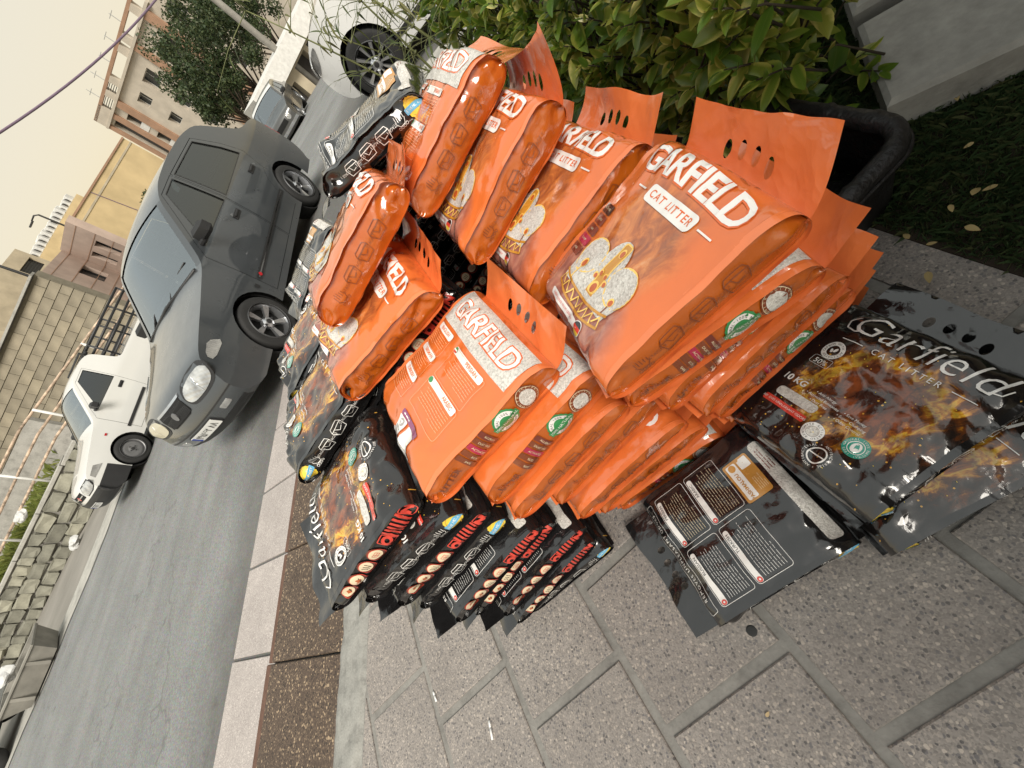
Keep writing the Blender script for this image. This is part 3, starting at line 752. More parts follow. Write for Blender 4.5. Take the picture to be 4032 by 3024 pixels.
# gusset print is laid out with x along the bag (metres) and y = 0..1 across the wall
def tray(p, x, w, mat, t=.0016, k=0):
    a = .016*w
    p.path([(x-a, .62), (x-a*.8, .30), (x+a*.8, .30), (x+a, .62), (x-a, .62)], t, mat); p.path([(x-a, .62), (x-a*.6, .78), (x+a*1.2, .78), (x+a, .62)], t, mat)
    if k % 2: p.path([(x-a*.2, .62), (x-a*.1, .45), (x+a*.6, .45)], t, mat)
    if k % 3 == 2: p.path([(x-a*.5, .78), (x-a*.3, .92), (x+a*.3, .9), (x+a*.5, .78)], t, mat)
class Gus(Print):
    """gusset: stretch y so that shapes given in metres keep their proportions"""
    pass
def hand(p, x, y, s_, mat, t=.0013):
    for i in range(5): p.path([(x-s_+i*s_*.45, y), (x-s_*.9+i*s_*.45, y+s_*(.9+.25*math.sin(i*1.2)))], t, mat)
    p.path([(x-s_*1.2, y), (x-s_*.6, y-s_*.7), (x+s_*.5, y-s_*.7), (x+s_*1.0, y)], t, mat)
    for i in range(4): p.ring(x-s_+i*s_*.6, y-s_*.95, s_*.26, t*.8, mat)
def gusset_icons(col, badge, rev=1):
    p = Print(); 
    for i, x in enumerate((-.105, -.045, .015, .075)):
        X = x*rev
        if i == 0 : hand(p, X, 0, .013, col)
        else:
            a = .021
            p.path([(X-a, .006), (X-a*.75, -.014), (X+a*.75, -.014), (X+a, .006), (X-a, .006)], .0015, col); p.path([(X-a, .006), (X-a*.7, .014), (X+a*.75, .014), (X+a, .006)], .0013, col)
            p.path([(X-a*.4, .006), (X-a*.1, -.006), (X+a*.5, -.003)], .0013, col)
        p.text('STAGE %d' % (4-i), X+.030*rev, .0, .0095, col, rot=0 if rev > 0 else math.pi, bold=-.0001)
    if badge:
        X = -.152*rev
        p.poly([(X+(.0225+.0015*(k % 2))*math.cos(k*math.pi/16), (.0225+.0015*(k % 2))*math.sin(k*math.pi/16)) for k in range(32)], 'i_yellow', 1); p.ring(X, 0, .018, .001, 'i_amber')
        p.poly(rrect(X, 0, .052, .0135, .002), 'i_blue', 3).text('SAVE MONEY', X, 0, .0076, 'i_white', 4)
    return p
def gusset_badges(rev=1):
    p = Print()
    X = .108*rev; p.poly(ell(X, 0, .027, .027, 24), 'i_brown', 1); p.ring(X, 0, .0245, .001, 'i_cream'); p.poly(ell(X, 0, .0175, .0175, 20), 'i_litter', 2); p.ringtext('ACTIVATED BENTONITE ', X, 0, .0212, .0062, 'i_cream')
    X = .045*rev; p.poly([(X+(.0285+.0012*(k % 2))*math.cos(k*math.pi/20), (.0285+.0012*(k % 2))*math.sin(k*math.pi/20)) for k in range(40)], 'i_green', 1); p.poly(ell(X, 0, .025, .025, 26), 'i_white', 2, [ell(X, 0, .0155, .0155, 20)]); p.poly(ell(X, 0, .015, .015, 20), 'i_green', 2)
    p.ringtext('100% NATURAL 100% NATURAL ', X, 0, .0198, .0072, 'i_black'); p.poly(rrect(X, 0, .064, .0145, .002), 'i_green', 3).text('100% NATURAL', X, 0, .0088, 'i_white', 4)
    for i, m in enumerate(('i_maroon', 'i_brown', 'i_crimson', 'i_brown', 'i_brown')):
        X = (-.005-.0165*i)*rev; p.poly(rrect(X, 0, .0135, .052, .003), m, 1).text(('ALLERGY', 'DUST FREE', 'ACTIVATED', 'ECO', 'SAFE')[i], X, 0, .0068, 'i_cream', rot=-math.pi/2)
    X = -.125*rev; p.text('LITTER', X, 0, .02, 'i_brown', bold=.0004); p.text('STAGE', X-.034*rev, -.008, .01, 'i_brown')
    return p
def gusset_red(rev=1):
    p = Print()
    for x, ch in ((-.155, 'N'), (-.062, 'O')):
        X = x*rev; p.frame(X, 0, .026, .036, .0022, 'i_red', .003); p.text(ch, X, 0, .028, 'i_red', bold=.002)
    for i in range(6):
        X = (-.135+.0115*i)*rev; p.path([(X-.004, -.020), (X+.0, 0), (X+.003, .020)], .0058, 'i_red')
    for i in range(4):
        X = (-.015+.044*i)*rev; p.poly(ell(X, 0, .0195, .023, 20), 'i_maroon', 1); p.ring(X, .0, .0195, .0014, 'i_red', 2); p.poly(ell(X, .004, .0165, .0145, 18), 'i_cream', 3)
        if i == 0: p.frame(X, .004, .016, .012, .001, 'i_red', .001, 4); p.line((X-.008, .004), (X+.008, .004), .0009, 'i_red', 5); p.line((X, -.002), (X, .01), .0009, 'i_red', 5)
        elif i == 1: [p.path([(X-.008+q*.007, .011), (X-.005+q*.006, .0), (X-.008+q*.007, -.004)], .0016, 'i_black', 4) for q in range(3)]
        else: p.poly([(X-.008, .0), (X, .009), (X+.009, .001), (X, -.005)], 'i_ruby', 4); p.path([(X+.002, -.003), (X+.008, .006)], .0018, 'i_black', 5)
    return p

def wallmap(S, sd_):
    H = S.T*.75
    def f(v, off):
        # text must read from outside: on the -Y wall x runs along +X, on the +Y wall along -X
        py = v[:,0]*(1 if sd_ < 0 else -1)
        return S.wall(sd_, py, np.clip(.5+v[:,1]/H, .03, .97), off+.0006)
    return f
VAR = {}
def bag_variant(kind, T, seed, lift, near='icons', twist=0.0, skew=0.0, crumple=1.0):
    key = (kind, T, seed, lift, near, twist, skew)
    if key in VAR: return VAR[key]
    S = BagShape(T, seed, crumple); orange = kind[0] == 'o'
    top = {'of': 'of', 'ob': 'ob', 'bf': 'bf', 'bb': 'bb'}[kind]
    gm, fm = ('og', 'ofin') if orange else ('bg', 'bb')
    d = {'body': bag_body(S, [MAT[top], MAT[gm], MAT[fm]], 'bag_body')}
    d['handle_flap'] = flap_mesh(S, MAT['ofin' if orange else 'bb'], lift, seed=seed, twist=twist, skew=skew)
    d['bottom_seal'] = flap_mesh(S, MAT['ofin' if orange else 'bg'], -.004, .016, False, -1, seed+3)
    if kind not in DES: DES[kind] = {'of': design_front, 'ob': design_back, 'bf': design_black_front, 'bb': design_black_back}[kind]()
    d['face_print'] = DES[kind].build('face_print', lambda v, off: S.top(v[:,0], v[:,1], off))
    if near not in DES:
        DES[near] = {'icons': lambda: gusset_icons('i_brown', False), 'badges': gusset_badges, 'white': lambda: gusset_icons('i_white', True), 'white_r': lambda: gusset_icons('i_white', True, -1), 'red': lambda: gusset_red(-1), 'red_f': gusset_red}[near]()
    other = {'icons': 'badges', 'badges': 'icons', 'white': 'red_f', 'white_r': 'red', 'red': 'white_r', 'red_f': 'white'}[near]
    sd_ = -1 if kind in ('of', 'ob') or near in ('white', 'red_f') else 1
    d['gusset_print'] = DES[near].build('gusset_print', wallmap(S, sd_))
    VAR[key] = d; return d
DES = {}
def bag(d, top, yaw, pit=0, rol=0, label='', group='litter bags in the pile', T=.1, name='litter_bag'):
    """top = centre of the upper face"""
    e = Euler((R_(rol), R_(pit), R_(yaw)), 'XYZ')
    # yaw * pitch * roll
    Rm = Matrix.Rotation(R_(yaw), 3, 'Z') @ Matrix.Rotation(R_(pit), 3, 'Y') @ Matrix.Rotation(R_(rol), 3, 'X')
    loc = Vector(top)-Rm @ Vector((0, 0, T))
    r = empty(name, loc, Rm.to_euler()); tag(r, label, 'bag', group)
    for k, me in d.items(): link(k, me, r)
    return r
# ------------------------------------------------------------------ the pile
rb = random.Random(11)
OV = [bag_variant('ob', .1, 20+i, l, 'badges', tw) for i, (l, tw) in enumerate(((.03, .01), (.045, -.012), (.015, .0), (.038, .015)))]
OI = [bag_variant('of', .1, 40+i, l, 'icons', tw) for i, (l, tw) in enumerate(((.02, .012), (.04, -.01)))]
BV = [bag_variant('bf', .082, 60+i, l, 'white_r', tw) for i, (l, tw) in enumerate(((-.01, .01), (.004, -.012)))]
BR = [bag_variant('bb', .082, 70+i, l, 'red', tw) for i, (l, tw) in enumerate(((-.012, .012), (.006, -.01)))]
BF = [bag_variant('bf', .082, 80, .01, 'white', .0)]
ORD = ['bottom', 'second from the bottom', 'third from the bottom', 'fourth from the bottom', 'fifth from the bottom', 'sixth from the bottom', 'seventh from the bottom', 'eighth from the bottom', 'ninth from the bottom']
def stack(variants, n, p0, p1, z1, yaw0, yaw1, label, group, T, jit=.019, seed=0, top_free=True):
    r = random.Random(seed)
    for i in range(n):
        t = i/max(1, n); z = z1*(i+1)/(n+1) if top_free else z1*(i+1)/n
        x = p0[0]+(p1[0]-p0[0])*t+r.uniform(-jit, jit); y = p0[1]+(p1[1]-p0[1])*t+r.uniform(-jit, jit)
        d = variants[(i*7+seed+i//3) % len(variants)]
        bag(d, (x, y, z), yaw0+(yaw1-yaw0)*t+r.uniform(-7, 7), r.uniform(-2, 2), r.uniform(-2, 2), label % ORD[i], group, T)
# stack beside the planting bed, crowned by the big orange front
stack([OV[0], OV[1], OV[3], OI[0], OV[2]], 6, (-.070, .620), (-.115, .550), .70, 21, 15, 'orange litter bag, %s of the stack beside the grass', 'orange bags stacked beside the planting bed', .1, seed=1)
bag(bag_variant('of', .1, 1, .062, 'icons', .0, .01), (-.122, .536, .705), 15, -5, -5, 'flat orange litter bag topping the stack beside the grass, crown print, raised handle', 'litter bags on top of the pile')
# stack between it and the black stack
stack([OV[1], OI[1], OV[0], OV[2], OI[0]], 6, (-.455, .475), (-.545, .475), .735, 22, 26, 'orange litter bag, %s of the stack beside the black bags', 'orange bags stacked beside the black stack', .1, seed=2)
bag(bag_variant('ob', .1, 2, .055, 'badges', -.01), (-.566, .483, .742), 27, 5, 2, 'orange litter bag lying back side up with language panels on its upper face', 'litter bags on top of the pile')
# black stack by the kerb, handles towards the road
stack([BR[0], BV[0], BR[1], BV[1], BV[0]], 8, (-.855, .275), (-.945, .325), .725, 203, 207, 'black litter bag, %s of the stack next to the kerb', 'black bags stacked towards the kerb', .082, seed=3)
bag(bag_variant('bf', .082, 3, .004, 'red', .0, .0, 1.3), (-.965, .337, .727), 207, 1, -2, 'black litter bag with fiery print topping the kerb side stack, handle towards the kerb', 'litter bags on top of the pile', .082)
# loose pair on the pavers
bag(bag_variant('bf', .1, 91, .012, 'white'), (.114, .252, .100), 17, 0, 0, 'black litter bag with fiery print half hidden under another on the pavers', 'black bags laid on the pavers', .1)
bag(bag_variant('bf', .1, 92, .004, 'white', .004, .004, 1.4), (.078, .318, .194), 23, 2, -1, 'black litter bag lying face up on another bag on the pavers, CAT LITTER print', 'black bags laid on the pavers', .1)
bag(bag_variant('bb', .11, 93, -.012, 'white_r', .008, .0, 1.4), (-.272, .172, .112), 199, 1, 0, 'black litter bag lying back side up on the pavers, gold card and four language boxes', 'black bags laid on the pavers', .11)
# second row
G2 = 'litter bags hidden inside the pile'
stack(OV, 6, (-.255, .93), (-.262, .87), .70, 24, 24, 'orange litter bag, %s of the stack against the hedge', 'orange bags stacked behind the front rows', .1, seed=4)
bag(bag_variant('of', .1, 5, .04, 'icons', .012), (-.262, .842, .702), 23, -5, -4, 'orange litter bag with crown print wedged between two other crown bags', 'litter bags on top of the pile')
stack(OV, 7, (-.45, 1.24), (-.45, 1.22), .74, 26, 26, 'orange litter bag, %s of the rearmost orange stack', 'orange bags in the rearmost stack', .1, seed=5)
bag(bag_variant('of', .1, 6, .075, 'icons', .02, .012), (-.362, .985, .80), 25, -8, -4, 'orange litter bag with crown print, handle standing up against the hedge', 'litter bags on top of the pile')
bag(bag_variant('ob', .1, 7, -.05, 'icons', -.02), (-.425, 1.125, .900), 24, -7, -4, 'orange litter bag lying back side up, topmost against the bamboo', 'litter bags on top of the pile')
stack(BR+BV, 9, (-.83, .82), (-.80, .80), .74, 208, 206, 'black litter bag, %s of the stack under crumpled orange bags', 'black bags under the orange ones', .082, seed=6, top_free=False)
bag(bag_variant('of', .1, 8, .05, 'icons', -.01, .0, 1.5), (-.775, .785, .838), 21, 2, 4, 'crumpled orange litter bag with crown print lying across black bags', 'litter bags on top of the pile')
bag(bag_variant('of', .1, 9, .03, 'icons', .0, .0, 1.2), (-.715, .930, .942), 28, -4, -8, 'crumpled orange litter bag tipped on its side on the highest part of the pile', 'litter bags on top of the pile')
stack(BF+[BV[0]], 9, (-1.06, .66), (-1.07, .665), .785, 29, 29, 'black litter bag, %s of the second stack along the kerb', 'black bags in the second row', .082, seed=7)
bag(bag_variant('bf', .082, 10, .0, 'white', .0, .0, 1.8), (-1.072, .668, .79), 29, 0, -2, 'shiny black litter bag with fiery print just behind the kerb side stack', 'litter bags on top of the pile', .082)
stack(BF+[BV[1]], 9, (-1.22, .99), (-1.22, .985), .785, 33, 33, 'black litter bag, %s of the third stack along the kerb', 'black bags in the third row', .082, seed=8)
bag(bag_variant('bf', .082, 12, .01, 'white', .0, .0, 1.8), (-1.225, .988, .79), 33, 0, -1, 'shiny black litter bag with fiery print, third along the kerb side of the pile', 'litter bags on top of the pile', .082)
stack(BR+BV, 8, (-1.30, 1.42), (-1.30, 1.42), .72, 220, 220, 'black litter bag, %s of the fourth stack along the kerb', 'black bags in the fourth row', .082, seed=9)
bag(bag_variant('bb', .082, 13, -.03, 'red', .01, .0, 1.4), (-1.30, 1.42, .80), 220, 3, 2, 'shiny black litter bag with red printed gusset, drooping handle towards the road', 'litter bags on top of the pile', .082)
stack(BR+BV, 8, (-.88, 1.44), (-.86, 1.42), .78, 205, 205, 'black litter bag, %s of the stack nearest the bamboo', 'black bags in the rear row', .082, seed=10, top_free=False)
bag(BR[0], (-.66, 1.370, .868), 194, -4, 4, 'black litter bag squeezed beneath the drooping handle bag at the rear', 'litter bags on top of the pile', .082)
bag(bag_variant('bb', .085, 14, -.035, 'white_r', .01, .0, 1.7), (-.60, 1.300, .965), 190, -9, 6, 'black litter bag with white tray icons at the rear of the pile, drooping handle', 'litter bags on top of the pile', .085)
# ------------------------------------------------------------------ hedge of variegated leaves in the bed
def leaf_verts(L_=1.0, W_=.46, fold=.18, curl=.25, n=6):
    """a pointed oval blade: midrib, two halves, folded and curled; unit length along +X"""
    V = []; F = []; UV = []
    for i in range(n+1):
        t = i/n; w = W_*.5*math.sin(math.pi*min(1, t**.8*.98+.02))**.75 if 0 < i < n else .012
        z = -curl*t*t*.6; x = t*L_
        for s_ in (-1, -.55, 0, .55, 1):
            V.append((x, s_*w, z+fold*abs(s_)*w*1.6-.05*abs(s_)**3*w)); UV.append((s_*w/(W_*.5), t))
    for i in range(n):
        for j in range(4): F.append((i*5+j, (i+1)*5+j, (i+1)*5+j+1, i*5+j+1))
    return np.array(V), F, np.array(UV)
def euonymus():
    g = NG('variegated_leaf'); rr = g.n('ShaderNodeObjectInfo').outputs['Random']; isl = g.n('ShaderNodeNewGeometry').outputs['Random Per Island']
    f = g.math('FRACT', g.math('ADD', g.math('MULTIPLY', rr, 7.0), isl))
    uv = g.n('ShaderNodeUVMap', uv_map='face').outputs[0]; s = g.n('ShaderNodeSeparateXYZ', {0: uv}).outputs
    edge = g.math('ADD', g.math('ABSOLUTE', s[0]), g.math('MULTIPLY', g.math('SUBTRACT', g.noise(g.co(), 60, 3), .5), .7))
    vein = g.ramp(g.math('ABSOLUTE', s[0]), [(0, 1), (.07, 0)])
    green = g.ramp(f, [(0, (.07, .15, .018)), (.5, (.16, .25, .028)), (.85, (.28, .32, .045)), (1, (.36, .34, .06))])
    yel = g.ramp(f, [(0, (.28, .34, .05)), (.45, (.54, .50, .10)), (1, (.72, .62, .20))])
    m = g.n('ShaderNodeMapRange', {0: edge, 1: .45, 2: .8}).outputs[0]
    m = g.math('MULTIPLY', m, g.ramp(f, [(0, .1), (.5, .55), (1, 1)]))
    c = g.mix(m, green, yel); c = g.mix(g.math('MULTIPLY', vein, .4), c, (.22, .25, .07))
    p = g.n('ShaderNodeBsdfPrincipled', {'Base Color': c, 'Roughness': .32, 'Specular IOR Level': .5}); t = g.n('ShaderNodeBsdfTranslucent', {'Color': c})
    return g.surf(g.n('ShaderNodeMixShader', {0: .32, 1: p.outputs[0], 2: t.outputs[0]}).outputs[0])
MAT['euonymus'] = euonymus(); MAT['stem'] = plain('stem', (.07, .06, .03), .8); MAT['twig'] = plain('twig', (.05, .038, .025), .9)
leafs = []
for a_, b_, c_ in ((.50, .18, .25), (.56, .28, .45), (.46, .10, .1)):
    v, f, uv = leaf_verts(1, a_, b_, c_); leafs.append((v, f, uv, mesh('leaf', v, f, [MAT['euonymus']], None, True, uv)))
hedge = tag(empty('hedge', (float((PU*1.6+PV*.95)[0]), float((PU*1.6+PV*.95)[1]), 0)), 'clipped hedge of glossy green and yellow leaves behind the orange bags', 'hedge')
H0 = Vector(hedge.location); rh = random.Random(21); LV = []
stems = MB()
def shoot(P, d, n, s0, spread=1.0):
    P = Vector(P); d = Vector(d).normalized()
    a = d.orthogonal().normalized(); b = d.cross(a)
    stems.tube([P-H0-d*.16+Vector((rh.uniform(-.02, .02), 0, -.05)), P-H0-d*.05, P-H0+d*.02], [.0035, .0026, .0014], 5)
    for i in range(n):
        k = i/n; an = i*2.4+rh.random()*.5; tilt = (.25+.95*k)*spread+rh.uniform(-.15, .15)
        dirv = d*math.cos(tilt)+(a*math.cos(an)+b*math.sin(an))*math.sin(tilt)
        up = d*math.sin(tilt)-(a*math.cos(an)+b*math.sin(an))*math.cos(tilt); up = up+Vector((0, 0, .6))
        x = dirv.normalized(); y = up.cross(x)
        if y.length < 1e-3: continue
        y.normalize(); z = x.cross(y)
        s_ = s0*(.5+.8*k)*rh.uniform(.65, 1.25)
        Q = P+d*(.022-.11*k)+x*.004
        LV.append((Q, Matrix((x, y, z)).transposed(), s_, rh.randrange(3)))
for i in range(250):
    u = rh.uniform(.82, 2.9); z = rh.uniform(.10, .78); v = .60+rh.uniform(-.03, .06)+.10*max(0, z-.55)
    if rh.random() < .2: u = rh.uniform(.84, .94); v = rh.uniform(.62, .98); nd = -PU
    else: nd = -PV
    p = PU*u+PV*v; d = Vector((nd[0]*.8+rh.uniform(-.35, .35), nd[1]*.8+rh.uniform(-.35, .35), .35+.9*max(0, z-.2)))
    shoot((p[0], p[1], z), d, rh.randint(6, 10), .078)
for i in range(130):                                            # top
    u = rh.uniform(.88, 2.8); v = rh.uniform(.65, 1.0); p = PU*u+PV*v
    shoot((p[0], p[1], .76+rh.uniform(-.05, .06)), (rh.uniform(-.4, .4), rh.uniform(-.5, .2), 1), rh.randint(6, 10), .078)
for i in range(230):                                            # inside
    u = rh.uniform(.92, 2.8); v = rh.uniform(.68, .95); p = PU*u+PV*v
    shoot((p[0], p[1], rh.uniform(.08, .66)), (rh.uniform(-1, .6), rh.uniform(-1, .4), rh.uniform(.1, 1)), rh.randint(5, 8), .068, 1.2)
C0 = Vector((0, 0, 1.25)); view = (Vector((.12, 1.15, .6))-C0).normalized()
LV.sort(key=lambda q: (q[0]-C0).length+(0 if q[0].y < 1.75 else 9))
for Q, Rm, s_, k in LV[:290]:
    o = bpy.data.objects.new('leaf', leafs[k][3]); COL.objects.link(o); o.parent = hedge
    o.matrix_local = Matrix.Translation(Q-H0) @ Rm.to_4x4() @ Matrix.Scale(s_, 4)
V = []; F = []; UV = []; b = 0
for Q, Rm, s_, k in LV[290:]:
    v, f, uv, _ = leafs[k]; Rn = np.array(Rm); V.append(v*s_ @ Rn.T+np.array(Q-H0)); F += [tuple(b+i for i in q) for q in f]; UV.append(uv); b += len(v)
tag(link('foliage', mesh('foliage', np.concatenate(V), F, [MAT['euonymus']], None, True, np.concatenate(UV)), hedge), kind='stuff')
for u in np.arange(.98, 2.9, .17):
    for v in (.75, .92):
        p = PU*(u+rh.uniform(-.05, .05))+PV*(v+rh.uniform(-.05, .05))
        stems.tube([Vector((p[0], p[1], -.02))-H0, Vector((p[0]+rh.uniform(-.06, .06), p[1]+rh.uniform(-.06, .06), .35))-H0, Vector((p[0]+rh.uniform(-.12, .12), p[1]+rh.uniform(-.12, .12), .7))-H0], [.011, .008, .004], 6)
tag(stems.build('branches', MAT['twig'], hedge, True), kind='stuff')

# ------------------------------------------------------------------ bamboo behind the pile
MAT['bamboo_leaf'] = leafmat('bamboo_leaf', (.05, .075, .02), (.09, .11, .03), (.16, .15, .05), .5)
MAT['culm'] = plain('culm', (.13, .14, .05), .55, var=.3, scale=10)
bam = tag(empty('bamboo', (-.50, 2.62, -.02)), 'leaning bamboo stems with narrow leaves beside the white hatchback', 'bamboo')
bv, bf, buv = leaf_verts(1, .11, .10, .5, 5); leaf_b = mesh('blade', bv, bf, [MAT['bamboo_leaf']], None, True, buv)
BLV = []; nb = 0
for i in range(15):
    x0, y0 = rh.uniform(-.30, .55), rh.uniform(-.3, .45); lean = Vector((rh.uniform(-.30, .22), rh.uniform(-.25, .2), 1)); H = rh.uniform(.9, 1.5)
    P = [Vector((x0, y0, -.05))+lean*H*t+Vector((lean.x, lean.y, -.3))*t*t*.35*H*.6 for t in np.linspace(0, 1, 9)]
    mb = MB(); r0 = rh.uniform(.007, .013); mb.tube(P, [r0*(1-.75*t) for t in np.linspace(0, 1, 9)], 7)
    for q in P[1:-1]: mb.tube([q-Vector((0, 0, .004)), q+Vector((0, 0, .004))], [r0*1.15]*2, 7)
    mb.build('culm', MAT['culm'], bam, True)
    tw = MB(); k = 0
    for q in P[1:]:
        for _ in range(rh.randint(2, 3)):
            a = rh.random()*6.28; L_ = rh.uniform(.14, .42); d = Vector((math.cos(a)-.12, math.sin(a), rh.uniform(-.1, .8))).normalized()
            T_ = [q, q+d*L_*.5, q+d*L_+Vector((0, 0, -.06*L_))]; tw.tube(T_, [.0022, .0016, .0008], 4, caps=False); k += 1
            for t in np.linspace(.25, 1, rh.randint(3, 6)):
                b0 = T_[0].lerp(T_[2], t); dl = (d+Vector((rh.uniform(-.9, .9), rh.uniform(-.9, .9), rh.uniform(-.9, .3)))).normalized(); y = Vector((0, 0, 1)).cross(dl); y.normalize(); BLV.append((b0, Matrix((dl, y, dl.cross(y))).transposed(), rh.uniform(.06, .12)))
    tag(tw.build('side_twigs', MAT['culm'], bam, True), kind='stuff')
V = []; F = []; b = 0
for Q, Rm, s_ in BLV: V.append(bv*s_ @ np.array(Rm).T+np.array(Q)); F += [tuple(b+i for i in q) for q in bf]; b += len(bv)
tag(link('foliage', mesh('foliage', np.concatenate(V), F, [MAT['bamboo_leaf']], None, True), bam), kind='stuff')

# ------------------------------------------------------------------ rubber trough, concrete blocks, scraps
MAT['rubber'] = plain('rubber', (.014, .013, .014), .5, var=.35, scale=20, bump=.5, bscale=60)
tub = tag(empty('rubber_trough', (.205, .955, 0), (0, 0, R_(25))), 'black rubber trough with a thick rolled rim between stack and hedge', 'trough')
def rrpath(w, h, r, z, n=8): return [Vector((x, y, z)) for x, y in rrect(0, 0, w, h, r, n)]
path = rrpath(.30, .40, .07, .215); path.append(path[0].copy()); path.append(path[1].copy())
pp = []
for a, b in zip(path[:-1], path[1:]):
    k = max(1, int((b-a).length/.012))
    pp += [a.lerp(b, q/k) for q in range(k)]
rad = [.023+.0015*math.sin(i*1.9)*(i % 5 == 0)+(.003 if i % 9 == 0 else 0) for i in range(len(pp))]
MB().tube(pp, rad, 12, caps=False).build('rolled_rim', MAT['rubber'], tub, True)
MB().tube([p+Vector((p.x*.12, p.y*.09, -.022)) for p in pp], .006, 6, caps=False).build('rim_lip', MAT['rubber'], tub, True)
ms = MB(); rings = [(1.0, .2), (.97, .1), (.93, .0), (.90, .0), (.93, .02), (.95, .1), (.97, .2)]; base = rrpath(.30, .40, .07, 0)
n = len(base)
for s_, z in rings: ms.V += [(p.x*s_, p.y*s_, z+.004) for p in base]
for i in range(len(rings)-1):
    for k in range(n): ms.F.append((i*n+k, i*n+(k+1) % n, (i+1)*n+(k+1) % n, (i+1)*n+k)); ms.M.append(0)
ms.F.append(tuple(4*n+k for k in range(n))); ms.M.append(0)
ms.build('tub_wall', MAT['rubber'], tub, True)

for (cx_, cy_, w_, rz, lab) in ((.985, 1.075, .98, -15, 'mossy grey concrete block lying on the grass, nearer the pavers'), (1.085, 1.445, .98, -15.5, 'mossy grey concrete block lying beside the hedge end')):
    b_ = MB().box((0, 0, .055), (w_, .335, .11), 0, 0, .012).build('concrete_block', MAT['concrete'], loc=(cx_, cy_, 0), rot=(0, 0, R_(rz))); tag(b_, lab, 'block')
MAT['dry_leaf'] = plain('dry_leaf', (.32, .24, .10), .7); MAT['paper'] = plain('paper', (.75, .75, .74), .7, var=.04); MAT['wood_bit'] = plain('wood_bit', (.45, .33, .18), .8)
def scrap(x, y, s_, rz, mat, name, lab, cat, z=.012, shape=0, group=None):
    v, f, uv, _ = leafs[shape]
    o = link(name, mesh(name, v*s_, f, [MAT[mat]], None, True, uv), loc=(x, y, z), rot=(rh.uniform(-.2, .2), rh.uniform(-.15, .1), R_(rz))); return tag(o, lab, cat, group)
for i, (x, y) in enumerate(((.44, .735), (.478, .73), (.52, .725), (.43, .665), (.345, .70), (.36, .665), (.33, .60), (.60, 1.02), (.55, .86), (.40, .90))):
    scrap(x, y, rh.uniform(.018, .034), rh.uniform(0, 360), 'dry_leaf', 'fallen_leaf', 'small dry yellow leaf fallen on the dark grass', 'leaf', .03, i % 3, 'fallen leaves on the grass')
scrap(.33, .47, .03, 140, 'dry_leaf', 'fallen_leaf', 'single dry leaf fallen on the grey pavers by the grass', 'leaf', .008)
def crumple_paper(x, y, s_, lab, z=0):
    bm = bmesh.new(); bmesh.ops.create_icosphere(bm, subdivisions=2, radius=s_)
    for v in bm.verts: v.co *= rh.uniform(.6, 1.1); v.co.z *= .5
    me = bpy.data.meshes.new('paper'); bm.to_mesh(me); bm.free(); me.materials.append(MAT['paper'])
    return tag(link('paper_scrap', me, loc=(x, y, z+s_*.35)), lab, 'paper')
crumple_paper(.435, 1.10, .012, 'small crumpled white paper on the dark soil', .02)
def butt(x, y, rz, lab, L_=.05):
    r = empty('cigarette_butt', (x, y, .006), (0, 0, R_(rz))); tag(r, lab, 'cigarette')
    MB().tube([(-L_*.5, 0, 0), (L_*.15, 0, 0)], .0036, 8).build('paper', MAT['paper'], r, True); MB().tube([(L_*.152, 0, 0), (L_*.5, 0, 0)], .0038, 8).build('filter', MAT['paper'], r, True)
butt(-1.235, -.252, 100, 'white cigarette butt lying flat on a paver'); butt(-1.512, -.155, 120, 'white cigarette butt in the joint between pavers', .035)
scrap(-.375, -.225, .014, 40, 'wood_bit', 'wood_chip', 'pale wood chip stuck in a paver joint', 'chip', .004)
# gum stain
tag(MB().lathe([(0, .0015), (.0095, .0013), (.0125, .0002)], 18).build('gum_spot', M('gum', (.02, .02, .02), .7), loc=(-.34, -.062, .0015)), 'flattened black gum spot on the pavers', 'gum')
# ------------------------------------------------------------------ cars
def paint(name, col, rough=.25, dirt=.25, metal=.0):
    g = NG(name); o = g.co(); n = g.noise(o, 2.2, 6, .6)
    z = g.n('ShaderNodeSeparateXYZ', {0: o}).outputs[2]
    low = g.n('ShaderNodeMapRange', {0: z, 1: .62, 2: .2}).outputs[0]
    d = g.math('MULTIPLY', g.math('ADD', low, .12), g.ramp(n, [(.3, 0), (.75, dirt)]))
    c = g.mix(d, col, (.20, .185, .16))
    return g.bsdf(color=c, rough=g.ramp(g.noise(o, 5, 4), [(.3, rough), (.8, rough*1.7)]), metal=metal, coat=1.0, coatr=.04, spec=.5)
MAT['paint_grey'] = paint('paint_grey', (.060, .068, .076), .25, metal=.4); MAT['paint_white'] = paint('paint_white', (.62, .62, .60), .3); MAT['paint_pearl'] = paint('paint_pearl', (.80, .80, .79), .22)
MAT['paint_dark'] = paint('paint_dark', (.05, .05, .048), .3); MAT['trim'] = plain('trim', (.018, .018, .019), .5, bump=.1); MAT['void'] = plain('void', (.004, .004, .004), .9)
MAT['tyre'] = plain('tyre', (.018, .018, .018), .8, var=.3, bump=.3, bscale=80); MAT['alloy'] = plain('alloy', (.55, .56, .58), .3, .9); MAT['steel'] = plain('steel', (.22, .22, .225), .5, .7); MAT['chrome'] = plain('chrome', (.75, .75, .76), .12, 1)
MAT['lamp_red'] = plain('lamp_red', (.42, .01, .015), .15, coat=1); MAT['lamp_amber'] = plain('lamp_amber', (.6, .25, .03), .2, coat=1); MAT['seat'] = plain('seat', (.05, .052, .05), .9); MAT['plate'] = plain('plate', (.72, .72, .70), .5, var=.03); MAT['plate_blue'] = plain('plate_blue', (.02, .05, .3), .5); MAT['ink'] = plain('ink', (.01, .01, .01), .6)
